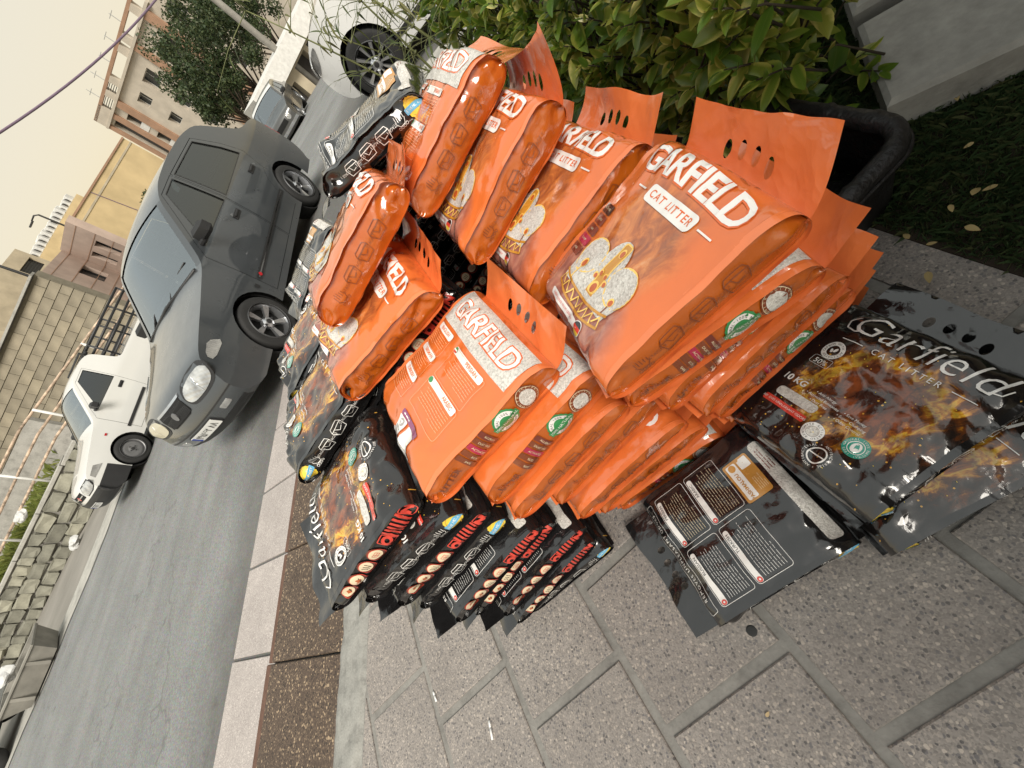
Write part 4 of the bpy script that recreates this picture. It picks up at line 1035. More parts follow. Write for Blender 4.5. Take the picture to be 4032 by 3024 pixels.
g = NG('headlamp'); o_ = g.co(); MAT['headlamp'] = g.bsdf(color=g.ramp(g.noise(o_, 9, 2), [(.3, (.30, .30, .30)), (.7, (.70, .70, .68))]), metal=.55, rough=.16, coat=1.0, coatr=.03, normal=g.bump(g.n('ShaderNodeTexWave', {'Vector': o_, 'Scale': 16.0}).outputs[1], .25, .01))
g = NG('headlamp_dull'); MAT['headlamp_dull'] = g.bsdf(color=(.50, .46, .34), metal=.1, rough=.3, coat=.7)
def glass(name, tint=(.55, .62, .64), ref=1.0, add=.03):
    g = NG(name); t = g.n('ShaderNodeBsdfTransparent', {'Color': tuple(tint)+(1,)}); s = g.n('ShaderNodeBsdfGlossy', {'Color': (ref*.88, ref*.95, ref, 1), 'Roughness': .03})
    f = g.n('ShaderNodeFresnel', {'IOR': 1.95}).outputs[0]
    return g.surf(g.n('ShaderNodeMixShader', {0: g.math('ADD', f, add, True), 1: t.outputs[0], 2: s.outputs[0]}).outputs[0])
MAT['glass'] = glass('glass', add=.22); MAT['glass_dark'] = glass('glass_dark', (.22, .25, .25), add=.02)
def soft(p, n=2):
    for _ in range(n):
        p = [q for a, b in zip(p, p[1:]+p[:1]) for q in ((a[0]*.78+b[0]*.22, a[1]*.78+b[1]*.22), (a[0]*.22+b[0]*.78, a[1]*.22+b[1]*.78))]
    return p
def setn(me, N):
    N = np.asarray(N, float); N /= np.maximum(np.linalg.norm(N, axis=1), 1e-9)[:,None]
    me.normals_split_custom_set_from_vertices(N.tolist())
class Car:
    def __init__(s, name, label, loc, heading, sil, W, wb, wr, pm, belt=.93, roof=1.43, tumble=.20, end=.10, group=None):
        s.root = tag(empty(name, loc, (0, 0, R_(heading))), label, 'car', group); s.W = W; s.belt = belt; s.roofz = roof; s.tum = tumble; s.end = end; s.pm = MAT[pm]; s.wb = wb; s.wr = wr
        P = np.array([(a[0], a[1]) for a in sil], float); s.flag = {}
        Q = []; src = []
        for i in range(len(P)-1):
            L_ = np.hypot(*(P[i+1]-P[i])); k = max(1, int(L_/.07+.5))
            for q in range(k): Q.append(P[i]+(P[i+1]-P[i])*q/k); src.append(i if q == 0 else -1)
        Q.append(P[-1]); src.append(len(P)-1); Q = np.array(Q)
        S_ = Q.copy(); S_[1:-1] = (Q[:-2]+2*Q[1:-1]+Q[2:])/4; Q = S_.copy(); S_[1:-1] = (Q[:-2]+2*Q[1:-1]+Q[2:])/4
        s.sil = S_
        for i, a in enumerate(sil):
            if len(a) > 2: s.flag[a[2]] = src.index(i)
        s.x0, s.x1 = s.sil[:,0].min(), s.sil[:,0].max()
        t = np.gradient(s.sil, axis=0); t /= np.linalg.norm(t, axis=1)[:,None]; s.nrm = np.stack([t[:,1], -t[:,0]], 1)
        # outward: silhouette runs front-bottom, over the top, to rear-bottom
        c = s.sil.mean(0)
        if ((s.sil-c)*s.nrm).sum() < 0: s.nrm = -s.nrm
    def yw(s, x, z):
        x = np.asarray(x, float); z = np.asarray(z, float)
        ef = np.clip((x-(s.x1-.75))/.75, 0, 1); er = np.clip(((s.x0+.6)-x)/.6, 0, 1)
        fx = 1-s.end*ef**2.2-s.end*.8*er**2.2
        up = np.clip((z-s.belt)/(s.roofz-s.belt), 0, 1.2); dn = np.clip((.62-z)/.6, 0, 1)
        fz = 1-s.tum*up**1.15-.035*dn**2-.018*np.clip((z-.62)/(s.belt-.62), 0, 1)
        return s.W/2*fx*fz
    def crown(s, i):
        nx = abs(s.nrm[i,0]); return .035+.085*nx**1.5
    def rib(s, i0, i1, t0, t1, mat, name, off=0.0, n=15):
        ts = np.linspace(t0, t1, n); V = []
        for i in range(i0, i1+1):
            w = s.yw(*s.sil[i]); c = s.crown(i)
            for t in ts:
                k = c*(1-t*t)+off; V.append((s.sil[i,0]+s.nrm[i,0]*k, t*w, s.sil[i,1]+s.nrm[i,1]*k))
        G_ = np.array(V).reshape(i1-i0+1, n, 3)
        if i1 > i0:
            N = np.cross(np.gradient(G_, axis=0), np.gradient(G_, axis=1)); ref = np.stack([s.nrm[i0:i1+1,0], np.zeros(i1-i0+1), s.nrm[i0:i1+1,1]], 1)[:,None,:]
            N *= np.where((N*ref).sum(-1, keepdims=True) < 0, -1, 1); s.lastN = N.reshape(-1, 3)
        return V, gridF(i1-i0+1, n, False)
    def sideN(s, x, z, sd_):
        h = .02; gx = (s.yw(x+h, z)-s.yw(x-h, z))/(2*h); g_z = (s.yw(x, z+h)-s.yw(x, z-h))/(2*h)
        return np.stack([-gx, sd_*np.ones_like(gx), -g_z], -1)
    def F(s, y, z, off=0.0, a=0, b=None, rear=False):
        """point on the nose (or tail) at lateral y, height z"""
        b = (b or s.flag['A']); S_ = s.sil[a:b+1]; N_ = s.nrm[a:b+1]; idx = list(range(a, b+1))
        if rear: S_ = s.sil[s.flag['D']:][::-1]; N_ = s.nrm[s.flag['D']:][::-1]; idx = list(range(s.flag['D'], len(s.sil)))[::-1]
        C_ = np.array([s.crown(i) for i in idx]); W_ = s.yw(S_[:,0], S_[:,1]); y = np.atleast_1d(np.asarray(y, float))*np.ones_like(np.atleast_1d(z)); z = np.atleast_1d(np.asarray(z, float)); X = np.empty_like(z)
        for q in range(len(z)):
            k = C_*np.clip(1-(y[q]/W_)**2, 0, 1); zz = np.maximum.accumulate(S_[:,1]+N_[:,1]*k+np.arange(len(S_))*1e-6); X[q] = np.interp(z[q], zz, S_[:,0]+N_[:,0]*k)
        return np.stack([X+(-off if rear else off), y, z], -1)
    def front(s, poly, mat, name, off=.006, parent=None, step=.04, rear=False, holes=(), skirt=.02):
        v, f = fill(poly, holes, step); V = s.F(v[:,0], v[:,1], off, rear=rear)
        f = f[:, ::-1] if rear else f
        e = {}
        for t in f:
            for a, b in ((t[0], t[1]), (t[1], t[2]), (t[2], t[0])): e[(a, b)] = 1
        bd = [k for k in e if (k[1], k[0]) not in e]
        V2 = V.copy(); V2[:,0] += skirt*(1 if rear else -1); n = len(V); FF = [tuple(t) for t in f]+[(b, a, a+n, b+n) for a, b in bd]
        return link(name, mesh(name, np.concatenate([V, V2]), FF, [mat] if not isinstance(mat, list) else mat, None, False), parent or s.root)
    def sidepanel(s, poly, mat, name, sd_, off=0.0, holes=(), step=.09, parent=None, smooth=True):
        v, f = fill(poly, holes, step); V = np.stack([v[:,0], sd_*(s.yw(v[:,0], v[:,1])+off), v[:,1]], 1)
        f = f if sd_ < 0 else f[:, ::-1]
        me = mesh(name, V, f, [mat], None, smooth)
        if smooth: setn(me, s.sideN(v[:,0], v[:,1], sd_))
        return link(name, me, parent or s.root)
    def body(s, doors, extra_windows=(), liner=True, low=.2, archr=None):
        fl = s.flag; ar = archr or s.wr*1.17; n = len(s.sil); V = []; F_ = []; NN = []
        def put(v, f, nn=None): b = len(V); V.extend(v); F_.extend([tuple(b+i for i in q) for q in f]); NN.extend((s.lastN if nn is None else nn).tolist())
        A, B, C, D = fl['A'], fl['B'], fl['C'], fl['D']
        put(*s.rib(0, A, -1, 1, None, '')); put(*s.rib(B, C, -1, 1, None, '')); put(*s.rib(D, n-1, -1, 1, None, ''))
        for a, b in ((A, B), (C, D)): put(*s.rib(a, b, -1, -.90, None, '', n=4)); put(*s.rib(a, b, .90, 1, None, '', n=4))
        # bottom line with wheel arches
        zb = low; bot = []
        xr = -s.wb
        def arch(xc):
            h = s.wr-zb; a0 = math.asin(max(-1, min(1, -(h)/ar)))
            return [(xc+ar*math.cos(a), s.wr+ar*math.sin(a)) for a in np.linspace(math.pi-a0, a0, 18)] if False else [(xc+ar*math.cos(a), s.wr+ar*math.sin(a)) for a in np.linspace(math.pi+math.asin(h/ar), -math.asin(h/ar), 18)]
        pts = [tuple(p) for p in s.sil]                       # front-bottom .. rear-bottom
        bot = [(s.sil[-1,0], zb)] if s.sil[-1,1] > zb+.02 else []
        bot += arch(xr)+arch(0.0)
        poly = pts+bot
        holes = [d['outline'] for d in doors]+list(extra_windows)
        for sd_ in (1, -1):
            v, f = fill(poly, holes, .09); P = np.stack([v[:,0], sd_*s.yw(v[:,0], v[:,1]), v[:,1]], 1)
            put(P.tolist(), f if sd_ < 0 else f[:, ::-1], s.sideN(v[:,0], v[:,1], sd_))
        me = mesh('body', V, F_, [s.pm], None, True); setn(me, NN); s.bodyo = link('body', me, s.root)
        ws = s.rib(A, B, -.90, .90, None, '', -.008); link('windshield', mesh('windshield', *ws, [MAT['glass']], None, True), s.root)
        rw = s.rib(C, D, -.90, .90, None, '', -.008); link('rear_window', mesh('rear_window', *rw, [MAT['glass_dark']], None, True), s.root)
        for sd_ in (1, -1):
            for d in doors:
                ins = [(x*.989+np.mean([q[0] for q in d['outline']])*.011, z*.991+np.mean([q[1] for q in d['outline']])*.009) for x, z in d['outline']]
                dr = s.sidepanel(ins, s.pm, 'door', sd_, .0, d.get('win', []), .05)
                for w_ in d.get('win', []):
                    s.sidepanel(w_, MAT['glass_dark'], 'side_window', sd_, -.010, step=.04, parent=dr); s.sidepanel(w_, MAT['trim'], 'window_frame', sd_, .002, [[(x*.965+np.mean([q[0] for q in w_])*.035, z*.965+np.mean([q[1] for q in w_])*.035) for x, z in w_]], .03, dr)
                if 'handle' in d:
                    hx, hz = d['handle']; yy = float(s.yw(hx, hz))
                    MB().box((hx, sd_*(yy+.004), hz), (.15, .012, .055), 0, 0, .004).box((hx, sd_*(yy+.016), hz+.006), (.12, .014, .022), 0, 0, .005).build('handle', d.get('hmat', MAT['trim']), dr)
            for w_ in extra_windows: s.sidepanel(w_, MAT['glass_dark'], 'quarter_window', sd_, -.010); s.sidepanel(w_, MAT['trim'], 'window_frame', sd_, .002, [[(x*.95+np.mean([q[0] for q in w_])*.05, z*.95+np.mean([q[1] for q in w_])*.05) for x, z in w_]])
        # dark liner behind the shut lines, underbody and wheel wells
        ub = MB(); L0, L1 = s.x0+.25, s.x1-.3
        ub.box(((L0+L1)/2, 0, .30), (L1-L0, s.W*.62, .24)); ub.box(((L0+L1)/2+.05, 0, .62), (L1-L0-.25, s.W*.55, .36))
        for sd_ in (1, -1):
            for xc in (0, -s.wb): ub.lathe([(.0, 0), (ar*1.02, 0), (ar*1.02, .22), (ar*.98, .22)], 28, 0, 'y', (xc, sd_*(s.W/2-.28)-(.22 if sd_ < 0 else 0)+(.06 if sd_ > 0 else -.06)*0, s.wr))
        ub.build('underbody', MAT['void'], s.root)
        for sd_ in (1, -1):
            for d in doors:
                xs_ = [q[0] for q in d['outline']]; zs_ = [q[1] for q in d['outline']]; lo = [(min(xs_)-.02, min(zs_)-.01), (max(xs_)+.02, min(zs_)-.01), (max(xs_)+.02, s.belt-.03), (min(xs_)-.02, s.belt-.03)]
                s.sidepanel(lo, MAT['void'], 'door_liner', sd_, -.03)
    def wheels(s, kind, mat):
        r = s.wr; w = .17; tb = s.W/2-.095
        ty = [(r*.66, -w*.5), (r*.90, -w*.55), (r*.985, -w*.45), (r, -w*.3), (r, w*.3), (r*.985, w*.45), (r*.90, w*.55), (r*.66, w*.5)]
        m_t = MB().lathe(ty, 36, 0, 'y').mesh('tyre', MAT['tyre'], True)
        rm = MB(); o = -w*.42
        rm.lathe([(r*.70, o-.03), (r*.72, o+.0), (r*.66, o-.012), (r*.62, o+.05), (r*.60, w*.4)], 36, 0, 'y')
        if kind == 'steel':
            rm.lathe([(0, o+.02), (r*.2, o+.012), (r*.3, o+.03), (r*.45, o-.0), (r*.58, o+.03), (r*.64, o+.04)], 36, 0, 'y')
        else:
            k = kind
            for i in range(k):
                a = 2*math.pi*i/k; da = (.16 if k > 6 else .30)
                q = [(r*.10, a-da*1.2), (r*.10, a+da*1.2), (r*.66, a+da*.55), (r*.66, a-da*.55)]
                V = [(rr*math.sin(t), o+.006+.02*(rr < r*.3), rr*math.cos(t)) for rr, t in q]+[(rr*math.sin(t), o+.05, rr*math.cos(t)) for rr, t in q]
                rm.add(V, [(0,1,2,3), (1,0,4,5), (2,1,5,6), (3,2,6,7), (0,3,7,4)])
            rm.lathe([(0, o-.004), (r*.12, o-.002), (r*.2, o+.012), (r*.21, o+.06)], 20, 0, 'y')
        m_r = rm.mesh('rim', [mat], True if kind == 'steel' else False)
        bk = MB().lathe([(0, .0), (r*.64, .0), (r*.64, .02)], 28, 0, 'y').mesh('brake', MAT['void'])
        nuts = MB()
        for i in range(4 if r < .3 else 5): a = 2*math.pi*i/(4 if r < .3 else 5)+.3; nuts.lathe([(0, -.012), (.009, -.012), (.011, 0)], 8, 0, 'y', (r*.2*math.sin(a), o+.004, r*.2*math.cos(a)))
        nuts.lathe([(0, -.010), (r*.085, -.008), (r*.10, .004)], 16, 0, 'y', (0, o, 0)); m_n = nuts.mesh('hub_cap', MAT['trim'])
        for xc in (0, -s.wb):
            for sd_ in (1, -1):
                e = empty('wheel', (xc, sd_*tb, r), (0, 0, math.pi if sd_ > 0 else 0)); e.parent = s.root
                link('tyre', m_t, e); link('rim', m_r, e); link('brake_disc', bk, e); link('hub_cap', m_n, e)
    def interior(s, xs=-.35):
        A = s.sil[s.flag['A']]
        MB().box((A[0]-.28, 0, A[1]-.10), (.45, s.W*.78, .14), 0, 0, .03).build('dashboard', MAT['seat'], s.root)
        MB().box(((A[0]-1.0), 0, .45), (2.3, s.W*.74, .1)).build('cabin_floor', MAT['void'], s.root)
        for y in (.34, -.34):
            MB().box((A[0]-.95, y, .62), (.5, .48, .16), 0, 0, .04).box((A[0]-1.2, y, .88), (.14, .46, .52), 0, 0, .04).box((A[0]-1.23, y, 1.2), (.09, .24, .16), 0, 0, .03).build('seat', MAT['seat'], s.root)
        mb = MB(); P = [Vector((A[0]-.55+.07*math.cos(t), .34+.18*math.sin(t), A[1]+.02+.16*math.cos(t))) for t in np.linspace(0, 2*math.pi, 20)]
        mb.tube(P, .013, 6); mb.tube([(A[0]-.55, .18, A[1]+.02), (A[0]-.55, .5, A[1]+.02)], .012, 6); mb.build('steering_wheel', MAT['trim'], s.root, True)
    def mirror(s, x, z, mat, sds=(1, -1)):
        for sd_ in sds:
            y = float(s.yw(x, z)); MB().box((x+.02, sd_*(y+.03), z), (.07, .10, .05), 0, 0, .015).box((x, sd_*(y+.13), z+.045), (.09, .20, .135), 0, sd_*-.15, .03).build('mirror', mat, s.root)
    def plate(s, z, text, w=.50, h=.105, rear=False, name='licence_plate', off=.018):
        p = s.front(rrect(0, z, w, h, .01), MAT['plate'], name, off, rear=rear)
        k = -1 if rear else 1
        s.front(rrect(k*-w/2*.90 if not rear else w/2*.90, z, w*.085, h*.86, .004), MAT['plate_blue'], 'blue_strip', off+.003, p, rear=rear, skirt=.002)
        v, f = text_tris(text, h*1.02, .001, 0, 1.05, .05)
        if len(f):
            v = v-(v.max(0)+v.min(0))/2; v *= min(1, w*.78/max(1e-6, np.ptp(v[:,0]))); V = s.F((-1 if rear else 1)*v[:,0]+w*.04*k, z+v[:,1], off+.004, rear=rear)
            link('plate_text', mesh('plate_text', V, f[:, ::-1] if rear else f, [MAT['ink']]), p)
        fr = s.front(rrect(0, z, w+.02, h+.02, .012), MAT['trim'], 'plate_frame', off-.003, p, rear=rear)
def sedan_doors(s, z0=.27):
    f = [(-.44, z0), (-1.32, z0), (-1.36, .95), (-1.38, 1.40), (-1.06, 1.39), (-.58, 1.04), (-.44, .92)]
    fw = [(-.62, .95), (-1.33, .935), (-1.345, 1.375), (-1.09, 1.365)]
    r = [(-1.335, z0), (-1.93, z0), (-1.96, .50), (-2.06, .62), (-2.22, .70), (-2.30, .93), (-2.24, 1.14), (-2.10, 1.39), (-1.395, 1.40), (-1.375, .95)]
    rw = [(-1.405, .935), (-2.23, .95), (-2.18, 1.12), (-2.06, 1.365), (-1.415, 1.375)]
    return [dict(outline=f, win=[fw], handle=(-1.21, .80)), dict(outline=r, win=[rw], handle=(-2.06, .80))]

# grey saloon in the near lane
SED = [(.60, .20), (.73, .24), (.80, .34), (.815, .44), (.80, .52), (.745, .555), (.735, .60), (.70, .70), (.64, .745), (.40, .80), (.0, .87), (-.36, .935, 'A'), (-.98, 1.39, 'B'), (-1.22, 1.455), (-1.6, 1.48), (-2.05, 1.47), (-2.36, 1.415, 'C'), (-2.68, 1.02, 'D'), (-2.98, .985), (-3.13, .95), (-3.16, .75), (-3.21, .5), (-3.19, .34), (-3.05, .24)]
s = Car('saloon_car', 'dark grey saloon car facing left in the lane beside the pile', (-4.47, 2.96, -.09), -88.5, SED, 1.60, 2.345, .282, 'paint_grey', .93, 1.47, .155)
s.body(sedan_doors(s)); s.wheels(5, MAT['alloy']); s.interior(); s.mirror(-.62, .985, MAT['trim'])
for sd_ in (1, -1):
    hl = [(sd_*y, z) for y, z in ((.30, .655), (.34, .60), (.55, .585), (.70, .60), (.76, .665), (.70, .72), (.52, .735), (.36, .72))]
    h = s.front(soft(hl if sd_ > 0 else hl[::-1]), MAT['headlamp'] if sd_ > 0 else MAT['headlamp_dull'], 'headlight', .010)
    s.front(soft([(sd_*y, z) for y, z in ((.275, .655), (.32, .575), (.55, .56), (.725, .575), (.79, .665), (.72, .745), (.52, .76), (.335, .745))][::sd_]), MAT['trim'], 'lamp_surround', .004, h)
    s.front([(sd_*y, z) for y, z in ((.53, .60), (.545, .60), (.545, .72), (.53, .72))][::sd_], MAT['chrome'], 'lamp_divider', .014, h)
    s.sidepanel([(.30, .60), (.60, .62), (.62, .70), (.32, .72)] if False else soft([(.40, .61), (.62, .625), (.61, .70), (.46, .725)], 1), MAT['headlamp'], 'corner_lamp', sd_, .005)
    s.front(rrect(sd_*.50, .405, .13, .055, .012), MAT['headlamp'], 'fog_lamp', .006)
    s.sidepanel([(-.46, .44), (-2.0, .44), (-2.0, .485), (-.46, .485)], MAT['trim'], 'rub_strip', sd_, .012); s.sidepanel([(-.48, .456), (-1.95, .456), (-1.95, .468), (-.48, .468)], MAT['chrome'], 'bright_strip', sd_, .016)
    s.sidepanel([(-.33, .44), (-.14-.23, .44), (-.37, .485), (-.33, .485)], MAT['trim'], 'rub_strip', sd_, .012); s.sidepanel(ell(-.52, .462, .022, .02, 12), MAT['lamp_red'], 'side_badge', sd_, .02)
    s.front([(sd_*.74, .80), (sd_*.74, .62), (sd_*.52, .62), (sd_*.52, .80)][::-sd_], MAT['lamp_red'], 'tail_light', .006, rear=True)
gr = s.front([(-.25, .725), (-.235, .60), (-.18, .575), (.18, .575), (.235, .60), (.25, .725)], MAT['void'], 'grille', .006)
for i in range(27): x = -.221+.017*i; s.front([(x-.0035, .722), (x-.0035, .588), (x+.0035, .588), (x+.0035, .722)], MAT['chrome'] if False else MAT['trim'], 'grille_bar', .012, gr, .2)
s.front([(-.27, .738), (.27, .738), (.262, .722), (-.262, .722)][::-1], MAT['chrome'], 'grille_trim', .012); s.front(ell(0, .648, .036, .036, 20), MAT['steel'], 'emblem', .018)
s.plate(.385, '\u06f4\u06f9\u06f5\u06f6\u06f6\u06f2 \u06f8\u06f8')
s.front([(-.66, .325), (.66, .325), (.62, .235), (-.62, .235)][::-1], MAT['trim'], 'air_dam', .006); s.front([(-.72, .475), (.72, .475), (.72, .462), (-.72, .462)][::-1], MAT['trim'], 'bumper_groove', .003)
wz = s.sil[s.flag['A']]
for y in (.10, -.42):
    MB().tube([(wz[0]+.03, y, wz[1]+.03), (wz[0]-.06, y+.10, wz[1]+.085), (wz[0]-.10, y+.48, wz[1]+.095)], [.012, .010, .006], 6).build('wiper', MAT['trim'], s.root, True)
MB().tube([(wz[0]+.02, -.68, wz[1]+.01), (wz[0]+.045, 0, wz[1]+.045), (wz[0]+.02, .68, wz[1]+.01)], .016, 6).build('cowl_seal', MAT['trim'], s.root, True)

# white pickup on the far side
PIC = [(.60, .20), (.73, .24), (.80, .34), (.815, .44), (.80, .52), (.745, .555), (.735, .60), (.70, .70), (.64, .745), (.40, .80), (.0, .87), (-.36, .935, 'A'), (-.98, 1.39, 'B'), (-1.2, 1.455), (-1.5, 1.47), (-1.70, 1.42, 'C'), (-1.76, .96, 'D'), (-2.2, .955), (-3.2, .95), (-3.34, .93), (-3.36, .6), (-3.3, .34), (-3.1, .26)]
s = Car('pickup_truck', 'small white pickup truck with black rack parked at the stone wall', (-10.71, 3.97, -.10), -93, PIC, 1.60, 2.45, .275, 'paint_white', .93, 1.47, .155)
s.body([dict(outline=sedan_doors(s)[0]['outline'], win=sedan_doors(s)[0]['win'], handle=(-1.21, .80))]); s.wheels('steel', MAT['steel']); s.interior(); s.mirror(-.62, .985, MAT['trim'])
for sd_ in (1, -1):
    h = s.front([(sd_*y, z) for y, z in ((.32, .65), (.36, .585), (.60, .585), (.72, .61), (.76, .67), (.70, .72), (.40, .72))][::sd_], MAT['headlamp'], 'headlight', .010)
    s.front([(sd_*y, z) for y, z in ((.30, .65), (.35, .57), (.60, .57), (.73, .6), (.78, .67), (.71, .735), (.39, .735))][::sd_], MAT['trim'], 'lamp_surround', .004, h)
    s.sidepanel([(.36, .61), (.62, .625), (.60, .70), (.42, .72)], MAT['headlamp'], 'corner_lamp', sd_, .005); s.sidepanel(rrect(-.16, .72, .05, .03, .006), MAT['lamp_red'], 'side_marker', sd_, .012)
    s.sidepanel([(-.40, .43), (-1.25, .43), (-1.25, .48), (-.40, .48)], MAT['trim'], 'rub_strip', sd_, .012)
    s.sidepanel([(.35, .545), (.80, .53), (.79, .30), (.62, .20), (.33, .20)], MAT['trim'], 'bumper_end', sd_, .006)
s.front([(-.78, .545), (.78, .545), (.80, .40), (.74, .23), (-.74, .23), (-.80, .40)][::-1], MAT['trim'], 'bumper', .008)
gr = s.front([(-.26, .71), (.26, .71), (.24, .60), (-.24, .60)][::-1], MAT['void'], 'grille', .008); s.front(ell(0, .655, .035, .035, 16), MAT['lamp_red'], 'emblem', .016, gr); s.front([(-.25, .664), (.25, .664), (.25, .648), (-.25, .648)][::-1], MAT['chrome'], 'grille_bar', .013, gr)
s.plate(.40, '\u06f6\u06f2\u06f7\u06f8\u06f4 \u06f1\u06f1', .46)
rk = MB(); 
for z in (1.06, 1.20, 1.34, 1.46):
    for y in (.70, -.70): rk.tube([(-1.86, y, z), (-3.32, y, z)], .022, 8)
    rk.tube([(-1.86, -.70, z), (-1.86, .70, z)], .022, 8)
for x in (-1.86, -2.35, -2.84, -3.32):
    for y in (.70, -.70): rk.tube([(x, y, .95), (x, y, 1.48)], .02, 8)
rk.build('cargo_rack', MAT['trim'], s.root, True); MB().box((-1.72, 0, 1.44), (.16, 1.12, .06), 0, 0, .02).tube([(-1.66, -.6, 1.38), (-1.7, -.6, 1.52), (-1.7, .6, 1.52), (-1.66, .6, 1.38)], .018, 8).build('roof_vent', MAT['trim'], s.root)
MB().tube([(wz[0]+.03, .1, wz[1]+.03), (wz[0]-.10, .5, wz[1]+.09)], [.012, .006], 6).build('wiper', MAT['trim'], s.root, True)

# white hatchback parked nose out beyond the hedge
HAT = [(.40, .26), (.52, .28), (.60, .38), (.63, .52), (.615, .64), (.58, .74), (.51, .84), (.35, .93), (.10, 1.0), (-.24, 1.07, 'A'), (-1.02, 1.50, 'B'), (-1.35, 1.58), (-1.9, 1.61), (-2.6, 1.57), (-2.95, 1.48, 'C'), (-3.28, 1.12, 'D'), (-3.36, .9), (-3.40, .6), (-3.36, .42), (-3.2, .3)]
s = Car('hatchback', 'white hatchback with silver alloy wheels parked beyond the bamboo', (-1.97, 6.41, float(gz(0, 5.9))+.0), 178, HAT, 1.75, 2.55, .325, 'paint_pearl', 1.03, 1.6, .17, .16)
s.body([dict(outline=[(-.45, .36), (-1.42, .36), (-1.46, 1.04), (-1.48, 1.50), (-1.12, 1.48), (-.62, 1.18), (-.47, 1.0)], win=[[(-.72, 1.08), (-1.43, 1.07), (-1.44, 1.47), (-1.16, 1.45)]], handle=(-1.28, .92)),
        dict(outline=[(-1.435, .36), (-2.1, .36), (-2.16, .6), (-2.4, .75), (-2.45, 1.05), (-2.38, 1.45), (-1.495, 1.50), (-1.475, 1.04)], win=[[(-1.52, 1.08), (-2.38, 1.09), (-2.32, 1.42), (-1.53, 1.47)]], handle=(-2.25, .93))]); s.wheels(10, MAT['alloy']); s.interior()
s.mirror(-.66, 1.09, MAT['paint_pearl'])
for sd_ in (1, -1):
    s.front(soft([(sd_*y, z) for y, z in ((.46, .74), (.60, .66), (.80, .66), (.83, .80), (.74, .88), (.60, .86))][::sd_]), MAT['headlamp'], 'headlight', .008)
    s.sidepanel(soft([(.34, .88), (.46, .74), (.59, .66), (.575, .76), (.46, .85)]), MAT['headlamp'], 'corner_lamp', sd_, .006)
    s.front(ell(sd_*.62, .47, .085, .06, 18), MAT['trim'], 'fog_lamp', .006); s.front(ell(sd_*.62, .47, .05, .04, 16), MAT['headlamp'], 'fog_lamp_lens', .012)
    s.sidepanel([(-.36, .30), (-2.2, .30), (-2.2, .35), (-.36, .35)], MAT['trim'], 'sill', sd_, .008)
s.front([(-.40, .76), (.40, .76), (.34, .66), (-.34, .66)][::-1], MAT['void'], 'grille', .006); s.front([(-.48, .50), (.48, .50), (.44, .36), (-.44, .36)][::-1], MAT['void'], 'lower_grille', .006); s.plate(.58, '\u06f1\u06f2\u06f3\u06f4\u06f5' if False else '', .50)

# white estate far down the road, seen from behind
zf = float(gz(0, 32.6))
s = Car('estate_car', 'small white car with red tail lights driving away down the road', (-15.9, 34.3, zf), 112, HAT, 1.72, 2.55, .31, 'paint_white', 1.03, 1.6, .17, .16)
s.body([]); s.wheels('steel', MAT['steel'])
for sd_ in (1, -1): s.front([(sd_*.80, 1.10), (sd_*.80, .86), (sd_*.58, .88), (sd_*.60, 1.06)][::-sd_], MAT['lamp_red'], 'tail_light', .01, rear=True); s.front([(sd_*.80, .52), (sd_*.80, .46), (sd_*.66, .46), (sd_*.66, .52)][::-sd_], MAT['lamp_red'], 'reflector', .02, rear=True)
s.front([(-.8, .58), (.8, .58), (.78, .34), (-.78, .34)][::-1], MAT['trim'], 'rear_bumper', .012, rear=True); s.plate(.84, '', .5, rear=True)

# old dark saloon parked at the far shop
OLD = [(.62, .30), (.72, .34), (.74, .5), (.72, .74), (.66, .80), (.1, .86), (-.45, .92, 'A'), (-.92, 1.34, 'B'), (-1.2, 1.40), (-1.9, 1.40), (-2.15, 1.35, 'C'), (-2.58, .98, 'D'), (-3.25, .92), (-3.32, .85), (-3.34, .5), (-3.3, .36), (-3.1, .3)]
s = Car('old_saloon_car', 'old dark boxy saloon car parked behind the grey saloon', (-10.3, 17.3, float(gz(0, 18.5))-.02), -72, OLD, 1.62, 2.5, .30, 'paint_dark', .90, 1.4, .14, .05)
s.body([dict(outline=[(-.5, .34), (-1.3, .34), (-1.35, .92), (-1.36, 1.32), (-1.0, 1.31), (-.62, 1.0)], win=[[(-.72, .95), (-1.31, .94), (-1.32, 1.30), (-1.02, 1.29)]]), dict(outline=[(-1.315, .34), (-2.0, .34), (-2.08, .62), (-2.2, .72), (-2.25, .93), (-1.98, 1.31), (-1.375, 1.325), (-1.365, .92)], win=[[(-1.39, .94), (-2.14, .95), (-1.93, 1.29), (-1.40, 1.30)]])])
s.wheels('steel', MAT['alloy']); s.interior(); s.mirror(-.62, .96, MAT['trim'])
for sd_ in (1, -1): s.sidepanel([(.5, .60), (-3.2, .60), (-3.2, .62), (.5, .62)], MAT['chrome'], 'bright_strip', sd_, .006); s.front(ell(sd_*.55, .62, .09, .09, 18), MAT['headlamp'], 'headlight', .01)
s.front([(-.4, .70), (.4, .70), (.4, .54), (-.4, .54)][::-1], MAT['void'], 'grille', .006); s.front([(-.78, .46), (.78, .46), (.78, .36), (-.78, .36)][::-1], MAT['chrome'], 'bumper', .03)
tr = s.rib(s.flag['B'], s.flag['C'], -1, 1, None, '', .006); link('pale_roof', mesh('pale_roof', *tr, [MAT['paint_white']], None, True), s.root)
